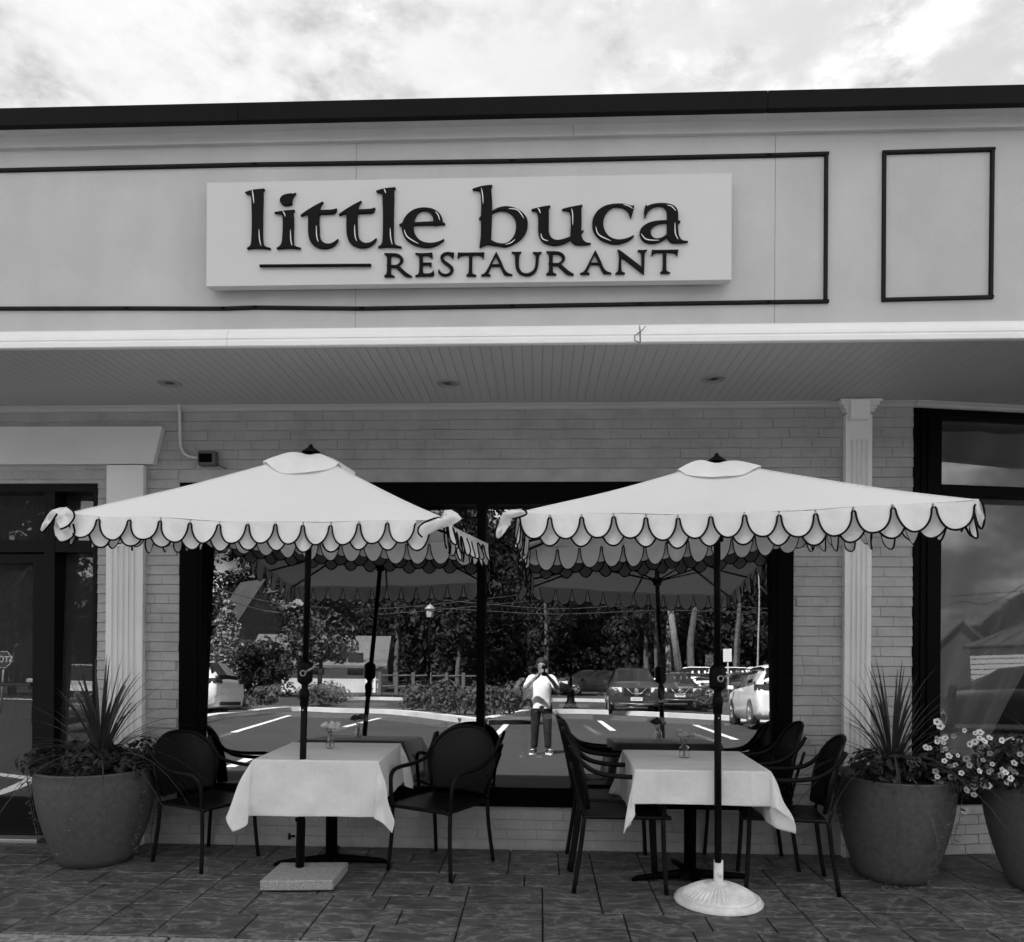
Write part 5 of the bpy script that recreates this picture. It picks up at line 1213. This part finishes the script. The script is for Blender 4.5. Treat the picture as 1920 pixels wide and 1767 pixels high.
for lb, u, v, pr, pt, rz in (('white sedan reflected beyond the dark sedan', 1335, 1311, SEDP, p_white, rad(200)), ('dark car reflected beyond the white sedan, half hidden', 1385, 1316, SEDP, p_dark, rad(185)), ('small white van far off in the lot reflected above the white sedan', 1352, 1303, SUVP, p_white, rad(180)),
    ('far white hatchback reflected above the white hatchback roof', 1400, 1303, SUVP, p_white, rad(195)), ('far dark car reflected right of the photographer', 1120, 1304, SEDP, p_black, rad(170)), ('far pale car reflected behind the photographer shoulder', 1092, 1303, SEDP, p_dark, rad(172)), ('white car reflected above the hood of the dark sedan', 1283, 1306, SUVP, p_white, rad(188))):
    p = lot(u, v); car(lb, pr, pt, place(p.x, p.y), rz, 'rear')

# ================================================================ SEEN IN THE TURNED CORNER WINDOW
g0 = CM @ V(x1, .03, zsill+.09); nC = -((CM.to_3x3() @ V(0, 1, -.0427))).normalized()
def farC(u, v, T): return far(u, v, T, nC, g0)
def lotC(u, v): return lot(u, v, nC, g0)
p = farC(1900, 1380, 8.2); car('black sedan reflected large in the corner window, its roof and bonnet only', SEDP, p_black, place(p.x, p.y), rad(228), 'rear', s=1.0)
# low building with ribbed metal roof and white siding
pa = farC(1822, 1290, 15); ptop = farC(1840, 1216, 15); pr1 = farC(1880, 1140, 17)
o = thing('ribbed_roof_building', 'low white sided building with ribbed metal roof reflected in the corner window', 'building', (pa.x, pa.y, 0), rad(50))
m_rib = mat('metal_roof', .07, .5, spec=.4)
Wb = 14.0; zt_ = ptop.z; q = MB(); q.box((0, -8, ground(pa.y)-.3), (Wb, 0, zt_)); q.obj('wall', m_sid, o)
nb = int((zt_-ground(pa.y))/.17); q = MB(); q.add([(0, .001, 0), (Wb, .001, 0), (Wb, .001, .155), (0, .001, .155), (0, .03, 0), (Wb, .03, 0), (Wb, .012, .155), (0, .012, .155)], [(4,5,6,7), (0,1,5,4), (0,4,7,3), (1,2,6,5)]); me = q.mesh('siding_board', m_sid)
for k in range(min(nb, 40)): link('siding_board', me, o, (0, 0, zt_-.02-(k+1)*.17))
zr = zt_+(pr1.z-zt_)*.62; q = MB(); q.add([(-.2, .12, zt_-.02), (Wb, .12, zt_-.02), (Wb-1, -5, zr), (1.8, -5, zr), (-.2, .12, zt_+.07), (Wb, .12, zt_+.07), (Wb-1, -5, zr+.12), (1.8, -5, zr+.12)], [(0,1,2,3), (7,6,5,4), (0,4,5,1), (1,5,6,2), (2,6,7,3), (3,7,4,0)]); q.obj('roof', m_rib, o)
for k in range(24):
    x = .2+k*.55; x2 = 1.8+(Wb-2.8)*(k/24); q = MB(); q.tube([(x, .12, zt_+.09), (x2, -5, zr+.14)], .035, 4); q.obj('roof_rib', m_rib, o)
q = MB(); q.box((-.2, .10, zt_-.04), (Wb, .17, zt_+.03)); q.obj('gutter', m_black, o)
# treeline, gable and wire in that window
for k, (u, T_, zs, rs) in enumerate(((1795, 44, .42, 1.0), (1825, 42, .50, 1.1), (1850, 44, .5, 1.1), (1885, 34, .50, .7), (1912, 30, .58, .7), (1940, 28, .6, .8), (1980, 30, .6, .8))):
    p = farC(u, 1260, T_); tree_at(p.x, p.y, zs, rs, 1.0, None, None, ['tree far off reflected left in the corner window', 'second far tree reflected in the corner window', 'low far tree reflected beside the ribbed roof', 'tree reflected behind the ribbed roof ridge', 'tall tree reflected behind the ribbed roof at the frame edge', 'tree just outside the right edge behind the ribbed roof', 'outermost tree behind the ribbed roof'][k])
p = farC(1722, 1235, 34); house('dark gabled house reflected at the left edge of the corner window', (p.x, p.y), 6, 4.6, 3.0, 1.6, rad(90), mat('dark_siding', .09, .8), m_shing)
for k, pts in enumerate(([(1745, 1122), (1800, 1117), (1920, 1108), (1960, 1104)], [(1745, 1150), (1800, 1128), (1860, 1130), (1960, 1070)])):
    q = MB(); q.tube(spline([farC(u, v, 26) for u, v in pts], 5), .02, 4); q.obj('overhead_wire', mw_, None, label=['thin wire crossing the sky in the corner window', 'rising wire above the ribbed roof in the corner window'][k], cat='wire')
# left door: road kerb, parked car and trees
for k, (u, T_, zs) in enumerate(((30, 32, 1.15), (-40, 30, 1.2), (60, 40, .9))):
    p = far(u, 1200, T_, NG, pd); tree_at(p.x, p.y, zs, 1.0, 1.2, None, None, ['large tree reflected in the door transom', 'tree at the far left of the door reflection', 'tree reflected low in the door sidelight'][k])
p = lot(150, 1352, NG, pd); car('white car reflected behind the spiky plant in the door sidelight', SEDP, p_white, place(p.x, p.y), rad(60), 'front')
ribbon([(-40, 1450), (30, 1458), (60, 1462)], .14, 'painted_line', '', n=NG, p0=pd); ribbon([(-40, 1500), (20, 1482), (60, 1464)], .16, 'painted_line', '', n=NG, p0=pd); ribbon([(-60, 1312), (20, 1312), (130, 1316)], .5, 'painted_line', '', z=.03, n=NG, p0=pd)

# ================================================================ THE PHOTOGRAPHER
PE = thing('person', 'young man in white t-shirt and dark trousers photographing with a phone, reflected in the window', 'person', (-.045, -5.79, ground(-5.79)))
gz = ground(-5.79); pc = CAM-V(-.045, -5.79, gz)          # camera in his frame
HP = pc.z                                                # phone height above his feet
m_skin = mat('skin', .30, .55, spec=.3); m_shirt = mat('white_tshirt', .85, .85, (8, .4, .02), spec=.1, var=(5, .93, 1.0)); m_pants = mat('dark_trousers', .02, .8, (10, .4, .02), spec=.15); m_hair = mat('dark_hair', .012, .7, (60, .8, .01)); m_shoe = mat('shoe_dark', .02, .6); m_shoew = mat('shoe_white', .8, .5)
def skin(name, nodes, edges, m, root=0, lv=2, parent=None):
    me = bpy.data.meshes.new(name); me.from_pydata([n[0] for n in nodes], edges, []); o = link(name, me, parent)
    md = o.modifiers.new('skin', 'SKIN'); md.use_smooth_shade = True
    sv = me.skin_vertices[0].data
    for i, n in enumerate(nodes):
        r_ = n[1]; sv[i].radius = (r_, r_) if not isinstance(r_, tuple) else r_
        sv[i].use_root = (i == root)
    s2 = o.modifiers.new('sub', 'SUBSURF'); s2.levels = lv; s2.render_levels = lv
    dg = bpy.context.evaluated_depsgraph_get(); me2 = bpy.data.meshes.new_from_object(o.evaluated_get(dg)); me2.name = name; me2.materials.clear(); me2.materials.append(m)
    for p_ in me2.polygons: p_.use_smooth = True
    bpy.data.objects.remove(o); return link(name, me2, parent)
k = HP/1.36; HB = 1.50*k      # whole height
z_ = lambda f: HB*f
hy = -.0; sh = z_(.815); 
hand = {s_: V(s_*.055+pc.x*.6, pc.y-.055, HP-.075) for s_ in (-1, 1)}
nodes = [(V(0, 0, z_(.52)), (.125, .085)), (V(0, .005, z_(.60)), (.115, .08)), (V(0, .01, z_(.72)), (.115, .08)), (V(0, 0, z_(.80)), (.09, .06)), (V(0, .0, z_(.845)), .045), (V(0, .015, z_(.875)), .045)]
edges = [(i, i+1) for i in range(5)]
for s_ in (-1, 1):
    b = len(nodes); h_ = hand[s_]; el = V(s_*.235, .17, z_(.69))
    nodes += [(V(s_*.15, 0, sh-.01), .058), (V(s_*.19, .06, z_(.765)), .045), (el, .036), (el.lerp(h_, .5), .032), (h_-V(0, .01, .03), .023), (h_, .027)]
    edges += [(3, b)]+[(b+i, b+i+1) for i in range(5)]
    b = len(nodes); nodes += [(V(s_*.075, 0, z_(.49)), .08), (V(s_*.085, .01, z_(.38)), .068), (V(s_*.09, .015, z_(.27)), .052), (V(s_*.095, 0, z_(.18)), .048), (V(s_*.10, -.01, z_(.06)), .033), (V(s_*.105, 0, z_(.03)), .035), (V(s_*.12, .10, z_(.018)), .03)]
    edges += [(0, b)]+[(b+i, b+i+1) for i in range(6)]
body = skin('body', nodes, edges, m_skin, 0, 2, PE)
# head with features
hc = V(0, .03, z_(.935)); q = MB(); nu, nv = 28, 22; Rh = z_(.066)
def hd(a, b):
    th = 2*math.pi*a; ph = math.pi*b; x = math.sin(ph)*math.sin(th); y = math.sin(ph)*math.cos(th); z = math.cos(ph)
    sx_ = .80*(1-.22*max(0, -z)**1.5); p = V(x*Rh*sx_*.92, y*Rh*1.02*(1-.12*max(0, -z)), z*Rh*1.18)
    if y > 0:
        p.y += Rh*.20*math.exp(-((x/.13)**2+((z+.12)/.20)**2))          # nose
        p.y += Rh*.06*math.exp(-((x/.28)**2+((z+.48)/.07)**2))          # lips
        p.y += Rh*.05*math.exp(-(((abs(x)-.34)/.2)**2+((z-.22)/.09)**2))  # brow
        p.y -= Rh*.09*math.exp(-(((abs(x)-.33)/.15)**2+((z-.06)/.10)**2)) # eye sockets
    return hc+p
q.grid(nu, nv, hd); hdo = q.obj('head', m_skin, PE)
for s_ in (-1, 1):
    q = MB(); q.lathe([(.0, -.008), (.008, -.005), (.01, 0), (.008, .005), (.0, .008)], hc+V(s_*Rh*.28, Rh*.86, Rh*.08), 10); q.obj('eye', m_hair, hdo)
    q = MB(); q.tube(spline([hc+V(s_*Rh*.76, -.005, -Rh*.28), hc+V(s_*Rh*.86, -.012, 0), hc+V(s_*Rh*.80, -.01, Rh*.22)], 4), [.006, .008, .011, .012, .013, .012, .011, .009, .006], 8); q.obj('ear', m_skin, hdo)
q = MB(); rr = random.Random(4)
def hr(a, b):
    th = 2*math.pi*a; ph = math.pi*.56*b; d = V(math.sin(ph)*math.sin(th), math.sin(ph)*math.cos(th), math.cos(ph)); cut = 1.0
    if d.y > .55 and d.z < .45: cut = .86
    r_ = Rh*(1.14+.05*math.sin(13*th)*math.sin(9*ph)+.10*max(0, d.z))*cut
    return hc+V(d.x*r_*.82, d.y*r_*1.0-.006, d.z*r_*1.17)
q.grid(40, 16, hr); q.obj('hair', m_hair, hdo)
# fingers round the phone
for s_ in (-1, 1):
    h_ = hand[s_]
    for f in range(4):
        b_ = h_+V(s_*.008, .005, -.018+.017*f); tip = V(pc.x*1.0+s_*.012, pc.y-.018, HP-.055+.010*f)
        q = MB(); q.tube(spline([b_, b_.lerp(tip, .5)+V(s_*.014, .012, 0), tip], 3), [.0085, .0085, .008, .008, .0075, .007, .006], 7); q.obj('finger', m_skin, PE)
    q = MB(); q.tube(spline([h_+V(-s_*.012, -.02, -.01), V(pc.x+s_*.024, pc.y-.045, HP-.062), V(pc.x+s_*.012, pc.y-.04, HP-.040)], 3), [.010, .010, .009, .009, .009, .008, .007], 7); q.obj('thumb', m_skin, PE)
# t-shirt
q = MB(); th_ = 40; SL = .86
rows = [(.835, .055, .052, .005), (.828, .075, .062, .003), (.812, .145, .080, 0), (.79, .175, .100, 0), (.74, .170, .115, .005), (.66, .160, .115, .005), (.58, .160, .118, .005), (.50, .168, .122, 0), (.485, .168, .122, 0)]
vs = []
for f, rx, ry, yo in rows:
    for i in range(th_):
        a = 2*math.pi*i/th_; w_ = 1+.03*math.sin(5*a+f*20)*(1 if f < .8 else 0); vs.append((rx*SL*math.copysign(abs(math.cos(a))**.8, math.cos(a))*w_, yo+ry*math.sin(a)*w_, z_(f)))
q.add(vs, [(r_*th_+i, r_*th_+(i+1) % th_, (r_+1)*th_+(i+1) % th_, (r_+1)*th_+i) for r_ in range(len(rows)-1) for i in range(th_)], True); ts = q.obj('t_shirt', m_shirt, PE)
for s_ in (-1, 1):
    q = MB(); q.tube(spline([V(s_*.10, 0, sh-.008), V(s_*.15, .02, sh-.022), V(s_*.188, .08, z_(.745)), V(s_*.215, .12, z_(.705))], 3), [.050, .054, .056, .057, .057, .056, .056, .057, .056, .055], 14); q.obj('sleeve', m_shirt, ts)
# trousers
for s_ in (-1, 1):
    q = MB(); q.tube(spline([V(s_*.060, 0, z_(.53)), V(s_*.078, 0, z_(.47)), V(s_*.085, .01, z_(.38)), V(s_*.09, .018, z_(.27)), V(s_*.095, .002, z_(.17)), V(s_*.10, -.008, z_(.075))], 3), [.088, .087, .084, .081, .077, .073, .069, .065, .062, .060, .058, .056, .054, .052, .050, .048], 16); q.obj('trouser_leg', m_pants, PE)
q = MB(); q.lathe([(.152, 0), (.158, .03), (.15, .08)], (0, 0, z_(.475)), 28, rf=lambda a, z: 1-.22*abs(math.sin(a))); q.obj('waistband', m_pants, PE)
for s_ in (-1, 1):
    sh_ = link('shoe', None, PE, (s_*.105, .02, 0), (0, 0, -s_*.25)); q = MB()
    def so(a, b, s=s_):
        t = 2*math.pi*a; y = .125*math.cos(t)+.03; x = .045*math.sin(t)*(1+.12*math.cos(t)); hgt = .075 if y < 0 else .075-.028*min(1, y/.12)
        k_ = math.sin(b*math.pi/2); return V(x*(1-.5*k_**3), (y-.03)*(1-.25*k_**3)+.03, .022+hgt*k_)
    q.grid(26, 8, so); q.obj('upper', m_shoe, sh_)
    q = MB(); q.prism([(.048*math.sin(2*math.pi*i/26)*(1+.12*math.cos(2*math.pi*i/26)), .132*math.cos(2*math.pi*i/26)+.03) for i in range(26)], lambda a, b: (a, b, 0), lambda a, b: (a*.98, b*.98, .026)); q.obj('sole', m_shoew, sh_)
    q = MB(); q.grid(10, 5, lambda a, b: V((a-.5)*.062, .085+.055*b, .078-.026*b-.02*(2*a-1)**2)); q.obj('toe_panel', m_shoew, sh_)
    q = MB(); q.tube([(s_*.042, .04, .06), (s_*.046, -.02, .045), (s_*.04, -.07, .06)], .009, 6); q.obj('side_stripe', m_shoew, sh_)
# phone, just behind the lens
PHN = thing('phone', 'dark phone held upright in front of the face of the photographer', 'phone', CAM+V(0, -.022, 0))
q = MB(); q.box((-.036, -.008, -.118), (.036, 0, .030), .004); q.obj('phone_body', m_black, PHN)
q = MB(); q.box((-.030, .0005, .000), (.0, .003, .026), .002); q.obj('camera_bump', m_cg, PHN)
